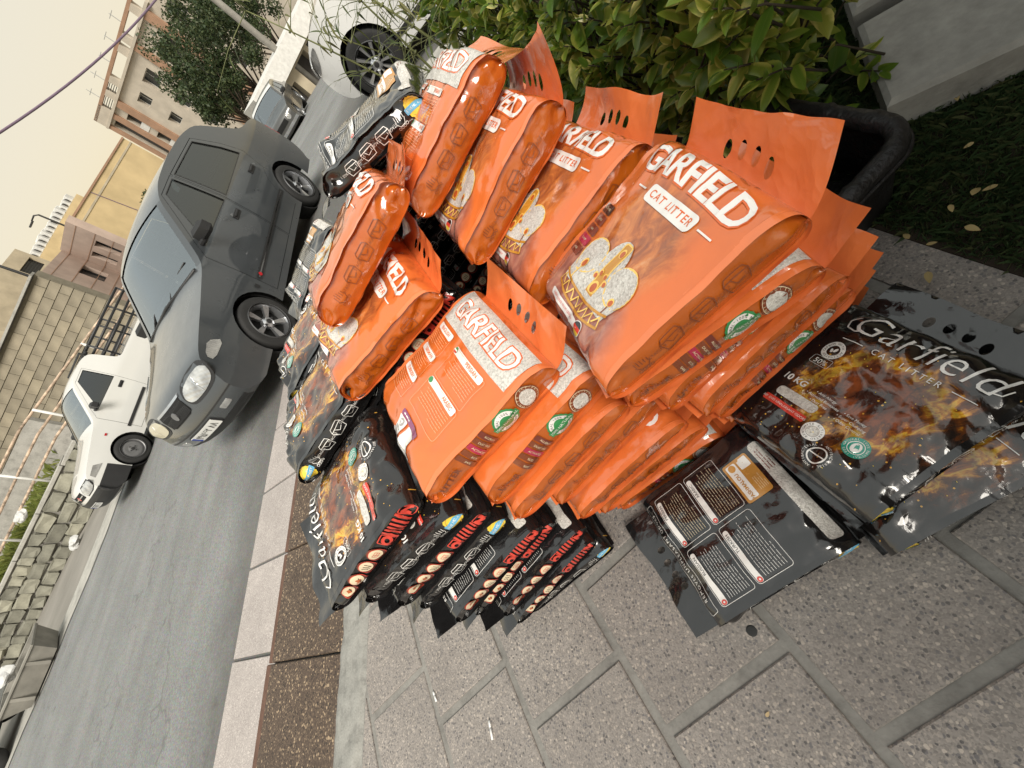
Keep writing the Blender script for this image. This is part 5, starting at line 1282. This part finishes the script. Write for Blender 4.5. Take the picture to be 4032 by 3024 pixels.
# ------------------------------------------------------------------ across the road: walls, houses, trees
def at(az, el, d): a = R_(az); return Vector((-d*math.cos(a), d*math.sin(a), 1.25+d*math.tan(R_(el))))
MAT['stucco_yellow'] = plain('stucco_yellow', (.52, .40, .22), .9, var=.13, scale=.8, bump=.2, bscale=30); MAT['stucco_tan'] = plain('stucco_tan', (.42, .36, .26), .9, var=.16, scale=1.2, bump=.2)
MAT['pink_stone'] = plain('pink_stone', (.40, .31, .26), .8, var=.14, scale=1.5); MAT['beige_stone'] = plain('beige_stone', (.46, .41, .34), .85, var=.12, scale=1.0); MAT['brown_stone'] = plain('brown_stone', (.33, .20, .13), .85, var=.14, scale=1.1)
MAT['block'] = plain('block', (.25, .22, .165), .95, var=.35, scale=1.6, bump=.5, bscale=25, ovar=.16); MAT['rubble'] = plain('rubble', (.22, .215, .175), .95, var=.4, scale=3, bump=.8, bscale=18, ovar=.32); MAT['pane'] = plain('pane', (.03, .034, .036), .12, var=.1); MAT['white_frame'] = plain('white_frame', (.62, .62, .60), .5)
MAT['rust'] = plain('rust', (.40, .30, .22), .8, var=.75, scale=7); MAT['white_wall'] = plain('white_wall', (.60, .59, .56), .8); MAT['pole'] = plain('pole', (.30, .285, .255), .9, var=.15); MAT['cable'] = plain('cable', (.16, .11, .16), .6); MAT['tin'] = plain('tin', (.40, .41, .40), .6, .3); MAT['recess'] = plain('recess', (.06, .055, .05), .9); MAT['skip'] = plain('skip', (.21, .20, .175), .8, var=.25, scale=4)
def facade(root, p0, p1, z0, z1, openings, mat, depth=.35, back=6.0, wallname='wall', pane=None, frame=True):
    """wall from p0 to p1 (left to right seen from the road) with real window openings; openings: (s0, s1, za, zb, style)"""
    p0 = Vector(p0); p1 = Vector(p1); d = (p1-p0); W_ = d.length; d.normalize(); n = Vector((d.y, -d.x, 0))
    if n.dot(-p0) < 0: n = -n
    L0 = Vector(root.location)
    def P(s_, z, k=0.0): v = p0+d*s_+n*k; return (v.x-L0.x, v.y-L0.y, z-L0.z)
    hs = [[(a, c), (b, c), (b, e), (a, e)] for a, b, c, e, *_ in openings]
    v, f = fill([(0, z0), (W_, z0), (W_, z1), (0, z1)], hs, max(2.5, W_/14))
    V = [P(*q) for q in v]; F = [tuple(t) for t in f]
    for a, b, c, e, *_ in openings:
        q = len(V); V += [P(a, c), P(b, c), P(b, e), P(a, e), P(a, c, -depth), P(b, c, -depth), P(b, e, -depth), P(a, e, -depth)]
        F += [(q, q+4, q+5, q+1), (q+1, q+5, q+6, q+2), (q+2, q+6, q+7, q+3), (q+3, q+7, q+4, q)]
    q = len(V); V += [P(0, z0), P(W_, z0), P(W_, z1), P(0, z1), P(0, z0, -back), P(W_, z0, -back), P(W_, z1, -back), P(0, z1, -back)]
    F += [(q, q+3, q+7, q+4), (q+1, q+5, q+6, q+2), (q+3, q+2, q+6, q+7), (q+5, q+4, q+7, q+6)]
    w = link(wallname, mesh(wallname, V, F, [mat]), root)
    for a, b, c, e, style in openings:
        if style == 'dark': link('recess', mesh('recess', [P(a-.01, c-.01, -depth+.01), P(b+.01, c-.01, -depth+.01), P(b+.01, e+.01, -depth+.01), P(a-.01, e+.01, -depth+.01)], [(0, 1, 2, 3)], [MAT['recess']]), root); continue
        wn_ = link('window', mesh('window', [P(a-.01, c-.01, -depth+.02), P(b+.01, c-.01, -depth+.02), P(b+.01, e+.01, -depth+.02), P(a-.01, e+.01, -depth+.02)], [(0, 1, 2, 3)], [MAT['pane']]), root)
        mb = MB(); t = .05 if style != 'bars' else .04; m_ = (a+b)/2
        def bar(s0, za, s1, zb, k=-depth+.06): 
            V_ = [P(s0, za, k), P(s1, za, k), P(s1, zb, k), P(s0, zb, k), P(s0, za, k-.05), P(s1, za, k-.05), P(s1, zb, k-.05), P(s0, zb, k-.05)]; mb.add(V_, [(0,1,2,3), (0,4,5,1), (1,5,6,2), (2,6,7,3), (3,7,4,0)])
        bar(a, c, a+t, e); bar(b-t, c, b, e); bar(a, c, b, c+t); bar(a, e-t, b, e)
        if style in ('frame', 'bars'): bar(m_-t/2, c, m_+t/2, e)
        if style == 'louvre':
            for k in range(1, 6): zz = c+(e-c)*k/6; bar(a, zz-.05, b, zz+.03)
        if style == 'tall': bar(a, (c+e)/2-.04, b, (c+e)/2+.04)
        mb.build('frame', MAT['white_frame'] if style in ('frame', 'bars') else MAT['trim'], wn_)
    return P, W_, d, n
# --- stone retaining wall with coping and pipe railing
SD = Vector((.785, .62, 0)).normalized(); SN = Vector((.62, -.785, 0)).normalized(); S0 = Vector((-19.2, 2.35, 0))
swp = [S0+SD*-10, S0+SD*6, Vector((-13.1, 9.9, 0)), Vector((-13.6, 15, 0))]
def along(path, s_):
    for a, b in zip(path[:-1], path[1:]):
        L_ = (b-a).length
        if s_ <= L_: return a.lerp(b, s_/L_), (b-a).normalized()
        s_ -= L_
    return path[-1], (path[-1]-path[-2]).normalized()
swl = sum((b-a).length for a, b in zip(swp[:-1], swp[1:]))
def drop(s_): return -max(0, s_-15.5)*.13
sw = empty('stone_wall', S0); tag(sw, 'low rubble stone retaining wall with concrete coping across the road', 'wall')
mb = MB()
for s_ in np.arange(.5, swl, 1.0):
    p, d = along(swp, s_); mb.box((p.x-S0.x, p.y-S0.y, .18+drop(s_)), (1.04, .5, 1.3), 0, math.atan2(d.y, d.x))
mb.build('mortar_core', MAT['mortar'], sw)
rs = random.Random(5); row = 0
for z0, h in ((-.12, .30), (.20, .30), (.50, .30)):
    s_ = rs.uniform(0, .3)
    while s_ < 19.5:
        L_ = rs.uniform(.24, .70); p, d = along(swp, s_+L_/2); n_ = Vector((d.y, -d.x, 0)); c = p+n_*(.25+rs.uniform(.01, .045))
        hh = h-.03+rs.uniform(-.02, .02); bm = bmesh.new(); bmesh.ops.create_cube(bm, size=1.0); bmesh.ops.bevel(bm, geom=bm.edges[:]+bm.verts[:], offset=.12, segments=1, affect='EDGES')
        for v in bm.verts: v.co = Vector((v.co.x*(L_-.035), v.co.y*.14, v.co.z*hh))+Vector((rs.uniform(-.04, .04), rs.uniform(-.025, .025), rs.uniform(-.035, .035)))
        me = bpy.data.meshes.new('stone'); bm.to_mesh(me); bm.free(); me.materials.append(MAT['rubble'])
        link('stone', me, sw, (c.x-S0.x, c.y-S0.y, z0+h/2+drop(s_)), (0, 0, math.atan2(d.y, d.x))); s_ += L_
for s_ in np.arange(.75, swl, 1.5):
    p, d = along(swp, s_); n_ = Vector((d.y, -d.x, 0)); c = p+n_*.06
    MB().box((0, 0, 0), (1.47, .52, .09), 0, 0, .012).build('coping', MAT['concrete_light'], sw, loc=(c.x-S0.x, c.y-S0.y, .87+drop(s_)), rot=(0, 0, math.atan2(d.y, d.x)))
rl = tag(empty('pipe_railing', S0+Vector((0, 0, .9))), 'rusty white pipe railing standing on the stone wall', 'railing')
for z in (.30, .62, .95):
    mb = MB(); mb.tube([Vector((*(along(swp, q)[0]-S0).xy, z+drop(q))) for q in np.arange(.4, swl-.3, .8)], .03, 8); mb.build('rail', MAT['rust'], rl, True)
for q in np.arange(1.0, swl, 1.9):
    p = along(swp, q)[0]-S0; MB().tube([(p.x, p.y, drop(q)-.02), (p.x, p.y, .98+drop(q))], .035, 8).build('post', MAT['white_frame'], rl, True)
# earth behind the wall
emb = [(S0+SD*-12-SN*.2), (S0+SD*6-SN*.2), Vector((-13.4, 10, 0)), Vector((-14, 15, 0)), Vector((-40, 32, 0)), Vector((-60, -10, 0))]
v, f = fill([(p.x, p.y) for p in emb], (), 4.0)
tag(link('embankment', mesh('embankment', np.column_stack([v, np.interp(v[:,1]*1.0, [-10, 9, 15, 32], [.80, .76, .2, -1.5])]), f, [MAT['dust']])), kind='structure')
MAT['weeds'] = leafmat('weeds', (.10, .13, .025), (.17, .20, .04), (.24, .25, .07), .6)
def wz_(r, n): t = -8+r.random(n)*11; k = .5+r.random(n)**2*4.5; return np.stack([S0.x+SD.x*t-SN.x*k, S0.y+SD.y*t-SN.y*k], 1)
tag(blades('weeds', 5000, wz_, MAT['weeds'], .10, .55, .012, 9, .9, .76), 'bright green weeds growing above the stone retaining wall', 'weeds', kind='stuff')
# --- block wall house
bwl = Vector((-27.5, 4.4, 0)); bwr = at(35.0, 0, 20.0); bwr.z = 0; bd = (bwr-bwl).normalized(); bn = Vector((bd.y, -bd.x, 0)); LB = (bwr-bwl).length
bh = tag(empty('block_house', bwl), 'plain house wall of bare tan concrete blocks above the railing', 'house')
mid = (bwl+bwr)/2-bn*.27; MB().box((mid.x-bwl.x, mid.y-bwl.y, 1.3), (LB-.02, .44, 3.86), 0, math.atan2(bd.y, bd.x)).build('mortar_core', M('block_mortar', (.23, .205, .155), .95), bh)
bm_ = [MB().box((0, 0, 0), (.585, .16, .262), 0, 0, .008).mesh('brick', MAT['block']), MB().box((0, 0, 0), (.285, .16, .262), 0, 0, .008).mesh('brick', MAT['block'])]
for r_ in range(14):
    s_ = LB-.3 if r_ % 2 == 0 else LB-.6; z = .38+r_*.275-.95
    if z > 3.2: break
    if r_ % 2: p = bwr-bd*.15-bn*.05; link('brick', bm_[1], bh, (p.x-bwl.x, p.y-bwl.y, z), (0, 0, math.atan2(bd.y, bd.x)))
    while s_ > 1.0:
        p = bwl+bd*s_+bn*(-.05+rs.uniform(-.006, .010)); link('brick', bm_[0], bh, (p.x-bwl.x, p.y-bwl.y, z+rs.uniform(-.004, .004)), (0, 0, math.atan2(bd.y, bd.x)+rs.uniform(-.004, .004))); s_ -= .60
cp = (bwl+bwr)/2; MB().box((cp.x-bwl.x, cp.y-bwl.y, 3.27), (LB, .36, .06), 0, math.atan2(bd.y, bd.x)).build('coping', MAT['concrete_light'], bh)
gw = tag(MB().box((0, 0, 0), (6.2, .2, 1.15)).build('yard_wall', MAT['concrete'], loc=tuple((S0+SD*1.0-SN*3.4+Vector((0, 0, 1.35)))), rot=(0, 0, math.atan2(SD.y, SD.x))), 'low grey rendered wall behind the pipe railing', 'wall')
# --- pink stone-clad house
pk = tag(empty('pink_house', at(37.9, 0, 29)), 'pinkish stone clad house with narrow dark windows beside the yellow wall', 'house')
zt = 3.72; a0, a1, a2 = at(34.2, 0, 25.2), at(37.9, 0, 29.2), at(40.5, 0, 26.6)
for q in (a0, a1, a2): q.z = 0
Lw = (a1-a0).length; fl_ = facade(pk, a0, a1, -1.5, zt, [(Lw*.60, Lw*.84, 1.95, 2.85, 'plain')], MAT['pink_stone'], .25, .35)
Rw = (a2-a1).length; fr_ = facade(pk, a1, a2, -1.5, zt+.05, [(Rw*.22, Rw*.40, 1.85, 2.75, 'tall'), (Rw*.60, Rw*.80, 1.85, 2.75, 'tall')], MAT['pink_stone'], .25, .35)
for (P_, W_, *_x), n0 in ((fl_, 9), (fr_, 6)):
    for k in range(1, n0):                                      # cladding joints, cut proud strips
        s_ = W_*k/n0
    for zz in np.arange(-.9, zt, .62):
        mb = MB(); mb.add([P_(.02, zz, .012), P_(W_-.02, zz, .012), P_(W_-.02, zz+.02, .012), P_(.02, zz+.02, .012), P_(.02, zz, 0), P_(W_-.02, zz, 0), P_(W_-.02, zz+.02, 0), P_(.02, zz+.02, 0)], [(0,1,2,3), (0,4,5,1), (3,2,6,7)]); mb.build('cladding_joint', MAT['brown_stone'], pk)
# --- yellow houses
y0, y1 = at(40.5, 0, 36), at(49.7, 0, 41.5); y0.z = y1.z = 0
yl = tag(empty('yellow_house', y0), 'windowless ochre yellow house wall with thin parapet', 'house'); fy_ = facade(yl, y0, y1, -6, 4.45, [], MAT['stucco_yellow'], .3, 7)
P_, W_, *_x = fy_
for zz, m_, k in ((4.45, 'brown_stone', .06), (4.02, 'stucco_tan', .03)):
    mb = MB(); mb.add([P_(-.02, zz, k), P_(W_, zz, k), P_(W_, zz+.10, k), P_(-.02, zz+.10, k), P_(-.02, zz, -.2), P_(W_, zz, -.2), P_(W_, zz+.10, -.2), P_(-.02, zz+.10, -.2)], [(0,1,2,3), (0,4,5,1), (3,2,6,7), (1,5,6,2)]); mb.build('parapet_band', MAT[m_], yl)
mb = MB(); mb.tube([Vector(P_(W_*.33, 4.4, .05)), Vector(P_(W_*.36, 2.6, .05)), Vector(P_(W_*.40, .5, .05))], .025, 5); mb.build('wall_cable', MAT['cable'], yl)
z0_, z1_ = at(34.5, 0, 60), at(43.2, 0, 64); z0_.z = z1_.z = 0
y2 = tag(empty('far_yellow_house', z0_), 'taller yellow house behind, with air coolers lined along its parapet', 'house'); f2_ = facade(y2, z0_, z1_, -8, 7.45, [], MAT['stucco_yellow'], .3, 8)
for k in range(13):
    P2, W2 = f2_[0], f2_[1]; p = P2(W2*(.27+.055*k), 7.45+.33, -.5); s_ = rs.uniform(.55, .8)
    u_ = tag(empty('air_cooler', Vector(p)+Vector(y2.location)-Vector((0, 0, .33))), 'small white air cooler on the far yellow house parapet', 'air cooler', 'air coolers on the parapet'); MB().box((0, 0, s_/2), (s_, s_, s_), 0, .4, .03).build('casing', MAT['white_frame'], u_); MB().lathe([(0, 0), (s_*.32, 0), (s_*.34, -.04)], 16, 0, 'y', (s_*.2, -s_*.56, s_/2)).build('fan_grille', MAT['recess'], u_)
t0_, t1_ = at(29.5, 0, 46), at(36.6, 0, 52); t0_.z = t1_.z = 0; th = tag(empty('tan_house', t0_), 'tan rendered house with louvred window, behind the block wall', 'house'); LT = (t1_-t0_).length
facade(th, t0_, t1_, -5, 7.9, [(LT*.74, LT*.96, 6.1, 7.0, 'louvre'), (LT*.05, LT*.25, 3.6, 5.0, 'frame')], MAT['stucco_tan'], .25, 6)
# --- apartment block
A0, A1 = at(50.0, 0, 80), at(69.5, 0, 63.5); A0.z = A1.z = 0; AT_ = 10.3
ap = tag(empty('apartment_block', A0), 'tall beige and brown stone apartment block behind the tree', 'building'); op = []
op += [(.5, 1.7, -9, 8.6, 'dark')]
for k in range(5): z = 8.3-3.05*(k+1)+.4; op += [(2.5, 3.7, z-.1, z+2.1, 'dark'), (6.0, 7.5, z+.55, z+1.75, 'frame'), (9.0, 11.0, z+.4, z+1.9, 'bars'), (18.5, 20.3, z+.4, z+2.0, 'frame'), (22.5, 24.3, z+.4, z+2.0, 'frame')]
for k in range(4): z = 7.6-3.05*(k+1)+.4; op += [(13.2, 16.2, z, z+2.2, 'dark')]
fA = facade(ap, A0, A1, -12, 8.9, op, MAT['beige_stone'], .6, 12); P_, W_, *_x = fA
def slabp(s0, s1, za, zb, k, mat, name, kb=0.0):
    mb = MB(); mb.add([P_(s0, za, k), P_(s1, za, k), P_(s1, zb, k), P_(s0, zb, k), P_(s0, za, kb), P_(s1, za, kb), P_(s1, zb, kb), P_(s0, zb, kb)], [(0,1,2,3), (0,4,5,1), (1,5,6,2), (2,6,7,3), (3,7,4,0)]); return mb.build(name, MAT[mat], ap)
slabp(-.1, .48, -12, 8.9, .25, 'brown_stone', 'pilaster'); slabp(1.72, 2.45, -12, 8.9, .25, 'brown_stone', 'pilaster'); slabp(3.75, 4.7, -12, 8.9, .30, 'brown_stone', 'pilaster'); slabp(12.2, 13.1, -12, 8.9, .25, 'brown_stone', 'pilaster'); slabp(16.3, 17.4, -12, 8.9, .25, 'brown_stone', 'pilaster')
slabp(-.15, W_*.62, 8.9, 9.15, .35, 'beige_stone', 'roof_band', -6); slabp(-.15, 2.6, 9.15, AT_, .2, 'beige_stone', 'parapet', -.3); slabp(-.15, W_*.62, AT_-.25, AT_+.05, .2, 'brown_stone', 'parapet_cap', -.3)
for s_ in (4.3, 6.4, 10.8, 12.3, 16.0): slabp(s_, s_+.9, 9.15, AT_-.25, .2, 'beige_stone', 'parapet_pier', -.3)
for k in range(4):
    for s0, s1 in ((2.65, 4.25), (5.25, 6.35)): slabp(s0, s1, 9.28+.2*k, 9.34+.2*k, .1, 'trim', 'parapet_rail', .04)
for k in range(5): z = 8.3-3.05*(k+1)+.4; slabp(2.5, 3.7, z-.12, z+.75, .05, 'white_wall', 'balcony_front', -.05)
for k in range(6): s_ = 3+k*2.7; p = Vector(P_(s_, AT_, -.5)); MB().tube([p, p+Vector((0, 0, rs.uniform(1.0, 1.7)))], .05, 5).tube([p+Vector((-.5, 0, 1.0)), p+Vector((.5, 0, 1.0))], .03, 4).build('antenna', MAT['tin'], ap)
# --- far shop with white fascia
h0, h1 = at(58.5, 0, 25.5), at(74, 0, 29); h0.z = h1.z = 0
sp = tag(empty('roadside_shop', h0), 'low shop with white fascia and dark openings down the road', 'shop'); LS = (h1-h0).length
fs = facade(sp, h0, h1, -3.2, -.55, [(1.3, 2.4, -2.2, -.95, 'dark')]+[(2.9+1.25*k, 3.9+1.25*k, -2.5, -.75, 'dark') for k in range(4)], MAT['stucco_tan'], .5, 5); P_ = fs[0]
mb = MB(); mb.add([P_(.3, -.62, .5), P_(LS, -.62, .5), P_(LS, .12, .5), P_(.3, .12, .5), P_(.3, -.62, -2), P_(LS, -.62, -2), P_(LS, .12, -2), P_(.3, .12, -2)], [(0,1,2,3), (0,4,5,1), (1,5,6,2), (2,6,7,3), (3,7,4,0)]); mb.build('fascia', MAT['white_wall'], sp)
# --- trees
MAT['bark'] = plain('bark', (.09, .07, .05), .95, var=.3, bump=.5); MAT['plane_leaf'] = leafmat('plane_leaf', (.025, .045, .018), (.045, .07, .025), (.085, .10, .04), .55)
def tree(name, label, base, height, cr, cz, rz, n, seed, mat, lsz=.16, group=None):
    r = np.random.default_rng(seed); t = tag(empty(name, base), label, 'tree', group); mb = MB()
    mb.tube([(0, 0, 0), (.1, .05, height*.2), (0, .1, height*.45)], [.22, .17, .13], 8)
    cl = []
    for k in range(34):
        a, e = r.random()*6.28, r.uniform(-.9, 1); q = r.random()**.4; c = np.array([math.cos(a)*math.sqrt(1-e*e)*cr*q, math.sin(a)*math.sqrt(1-e*e)*cr*q, cz+e*rz*q]); cl.append((c, r.uniform(.45, .95)*cr*.36))
        if k < 14: mb.tube([(0, .1, height*.3+.05*k), tuple(c*.5+np.array([0, 0, height*.2])), tuple(c)], [.07, .045, .015], 5)
    mb.build('trunk', MAT['bark'], t, True)
    m = n//len(cl); V = []
    for c, rad in cl:
        d = r.normal(size=(m, 3)); d /= np.linalg.norm(d, axis=1)[:,None]; P = c+d*rad*(r.random((m, 1))**.45)*np.array([1, 1, .85])
        a = r.normal(size=(m, 3)); a /= np.linalg.norm(a, axis=1)[:,None]; b = np.cross(a, r.normal(size=(m, 3))); b /= np.linalg.norm(b, axis=1)[:,None]; s_ = lsz*r.uniform(.6, 1.3, (m, 1))
        V.append(np.stack([P-a*s_*.5, P+b*s_*.32+a*s_*.05, P+a*s_*.5, P-b*s_*.32+a*s_*.05], 1).reshape(-1, 3))
    V = np.concatenate(V); I = np.arange(len(V)//4)*4
    tag(link('crown', mesh('crown', V, np.stack([I, I+1, I+2, I+3], 1), [mat]), t), kind='stuff'); return t
b = at(60.6, 0, 36); b.z = float(gz(0, b.y)); tree('street_tree', 'large dark green leafy street tree in front of the apartment block', b, 5.5, 3.3, 4.7, 3.3, 17000, 3, MAT['plane_leaf'])
b = at(65.0, 0, 40); b.z = float(gz(0, b.y)); tree('street_tree', 'leafy street tree behind the utility pole', b, 5.5, 2.6, 5.0, 2.9, 9000, 4, MAT['plane_leaf'])
b = at(57.6, 0, 33); b.z = float(gz(0, b.y)); tree('street_tree', 'smaller leafy street tree low behind the grey saloon roof', b, 4.0, 1.9, 3.6, 1.7, 6000, 6, MAT['plane_leaf'])
b = at(45.8, 1.4, 35); tree('wall_shrub', 'small scrubby bush sprouting at the yellow wall', (b.x, b.y, b.z-1.3), 1.5, .55, 1.1, .5, 500, 8, MAT['plane_leaf'], .15)
# --- pole, cable, lamp posts
b = at(64.7, 0, 27); zb = float(gz(0, b.y)); MB_ = MB().tube([(0, 0, -.2), (0, 0, 11)], [.17, .10], 10)
up_ = tag(empty('utility_pole', (b.x, b.y, zb)), 'tapered concrete utility pole beside the shop', 'pole'); MB_.build('shaft', MAT['pole'], up_, True); MB().tube([(-.6, 0, 5.9), (.6, 0, 5.9)], .04, 6).build('cross_arm', MAT['steel'], up_)
c0 = at(66, 5.4, 27); c1 = at(35, 14.5, 19); pts = [c0.lerp(c1, t)-Vector((0, 0, 1.1*4*t*(1-t)*.55)) for t in np.linspace(0, 1, 24)]
tag(MB().tube(pts, .034, 6).build('overhead_cable', MAT['cable'], None, True), 'purple grey overhead cable slung across the sky', 'cable')
for az, el0, el1, d, lab in ((40.1, 4.6, 7.2, 45, 'thin street lamp with a hooked head above the yellow house'), (34.75, 3.0, 8.6, 30, 'thin dark lamp post behind the block wall house')):
    p = at(az, el0, d); q = at(az, el1, d); L_ = tag(empty('street_lamp', (p.x, p.y, p.z-4)), lab, 'lamp'); h_ = q.z-p.z+4
    MB().tube([(0, 0, 0), (0, 0, h_*.97), (-.15, -.1, h_), (-.55, -.3, h_*1.0)], [.09, .06, .05, .04], 6).build('post', MAT['trim'], L_, True); MB().box((-.75, -.4, h_-.04), (.5, .18, .1), 0, .6, .02).build('lamp_head', MAT['trim'], L_)
# --- things at the far road edge
sk = tag(empty('steel_skip', (-13.0, .62, -.12), (0, 0, R_(62))), 'low grey steel skip standing at the far road edge', 'skip')
mb = MB(); a, b_, h_ = .62, .45, .42
V = [(-a*.8, -b_*.8, .06), (a*.8, -b_*.8, .06), (a*.8, b_*.8, .06), (-a*.8, b_*.8, .06), (-a, -b_, h_), (a, -b_, h_), (a, b_, h_), (-a, b_, h_), (-a*.95, -b_*.95, h_), (a*.95, -b_*.95, h_), (a*.95, b_*.95, h_), (-a*.95, b_*.95, h_), (-a*.78, -b_*.78, .1), (a*.78, -b_*.78, .1), (a*.78, b_*.78, .1), (-a*.78, b_*.78, .1)]
mb.add(V, [(3,2,1,0)]+[(k, (k+1) % 4, 4+(k+1) % 4, 4+k) for k in range(4)]+[(4+k, 4+(k+1) % 4, 8+(k+1) % 4, 8+k) for k in range(4)]+[(8+k, 8+(k+1) % 4, 12+(k+1) % 4, 12+k) for k in range(4)]+[(12, 13, 14, 15)]); mb.build('tub', MAT['skip'], sk)
MB().tube([(-a, -b_, h_), (a, -b_, h_), (a, b_, h_), (-a, b_, h_), (-a, -b_, h_)], .025, 6).build('rim', MAT['skip'], sk)
for x in (-.3, .3): MB().box((x, -b_*.92, .25), (.06, .07, .34)).build('rib', MAT['skip'], sk)
tl = tag(empty('flat_trailer', (-15.1, -1.35, -.12), (0, 0, R_(52))), 'dark flat trailer parked behind the steel skip', 'trailer')
MB().box((0, 0, .62), (3.4, 1.7, .5), 0, 0, .03).build('side_boards', MAT['tin'], tl); MB().box((0, 0, .33), (3.3, 1.5, .1)).build('chassis', MAT['void'], tl)
for x in (-1.1, 1.25):
    for y in (-.72, .72): MB().lathe([(0, -.09), (.2, -.09), (.3, -.08), (.31, 0), (.3, .08), (.2, .09), (0, .09)], 24, 0, 'y', (x, y, .31)).build('wheel', MAT['tyre'], tl, True)
MAT['bag_film'] = plain('bag_film', (.50, .50, .49), .45, var=.12)
def trash(x, y, z, s_, lab, mat='bag_film'):
    bm = bmesh.new(); bmesh.ops.create_icosphere(bm, subdivisions=3, radius=s_); w = Waves(int(x*100) % 97+5, 10, s_*.5, s_*3)
    for v in bm.verts: v.co *= 1+.22*float(w(v.co.x*1.3+v.co.z, v.co.y)); v.co.z *= .6
    me = bpy.data.meshes.new('bag'); bm.to_mesh(me); bm.free(); me.materials.append(MAT[mat]); return tag(link('plastic_bag', me, loc=(x, y, z)), lab, 'plastic bag')
trash(-13.15, .55, .42, .17, 'white and red plastic bag heaped on the steel skip'); trash(-16.05, 3.55, -.02, .16, 'white plastic bag lying in the gutter below the stone wall')
p = along(swp, 13.2)[0]; trash(p.x+.05, p.y-.05, 1.12, .16, 'white plastic bag caught on the pipe railing')
g = NG('verge'); o_ = g.co(); 
ys_ = np.linspace(-25, 14, 50); V = []; F = []
for i, y in enumerate(ys_):
    xa = float(xleft(y)); jj = .12*math.sin(y*3.1)+.08*math.sin(y*7.7)
    V += [(xa+.25+jj, y, float(gz(0, y))+.012), (xa-.75, y, float(gz(0, y))+.02), (xa-.80, y, float(gz(0, y))-.10), (xa-1.6, y, float(gz(0, y))-.06)]
for i in range(len(ys_)-1):
    for k in range(3): F.append((i*4+k, i*4+k+1, i*4+5+k, i*4+4+k))
tag(link('verge', mesh('verge', V, F, [MAT['concrete_light']], None, False)), kind='structure')
pv = MB(); pv.box((.7, 4.25, -.1), (5.2, 1.5, .16), 0, 0, .02); tag(pv.build('path', MAT['concrete_light']), kind='structure')

# --- unseen shop front behind the camera, added to shade the bed and pavers
sf = tag(empty('unseen_shade_shop', (3.1, .5, 0)), 'unseen shop front with canopy, added to shade the planting bed and pavers', 'shop')
MB().box((.2, 0, 1.45), (.3, 9.5, 3.1)).build('wall', MAT['stucco_tan'], sf)
MAT['shade_awning'] = plain('shade_awning', (.16, .14, .11), .9)
mb = MB(); mb.add([(-1.9, -3.2, 2.3), (-1.9, 4.6, 2.3), (.05, 4.6, 2.75), (.05, -3.2, 2.75), (-1.9, -3.2, 2.26), (-1.9, 4.6, 2.26), (.05, 4.6, 2.71), (.05, -3.2, 2.71)], [(3,2,1,0), (4,5,6,7), (0,1,5,4), (1,2,6,5), (3,0,4,7)]); mb.build('shade_awning', MAT['shade_awning'], sf)
MB().box((.03, -1.2, 1.05), (.06, 1.0, 2.1), 0, 0, .01).build('door', MAT['trim'], sf)
for y in (-3.1, .7, 4.5): MB().tube([(.04, y, 2.1), (-1.88, y, 2.28)], .02, 6).build('shade_awning_arm', MAT['steel'], sf)
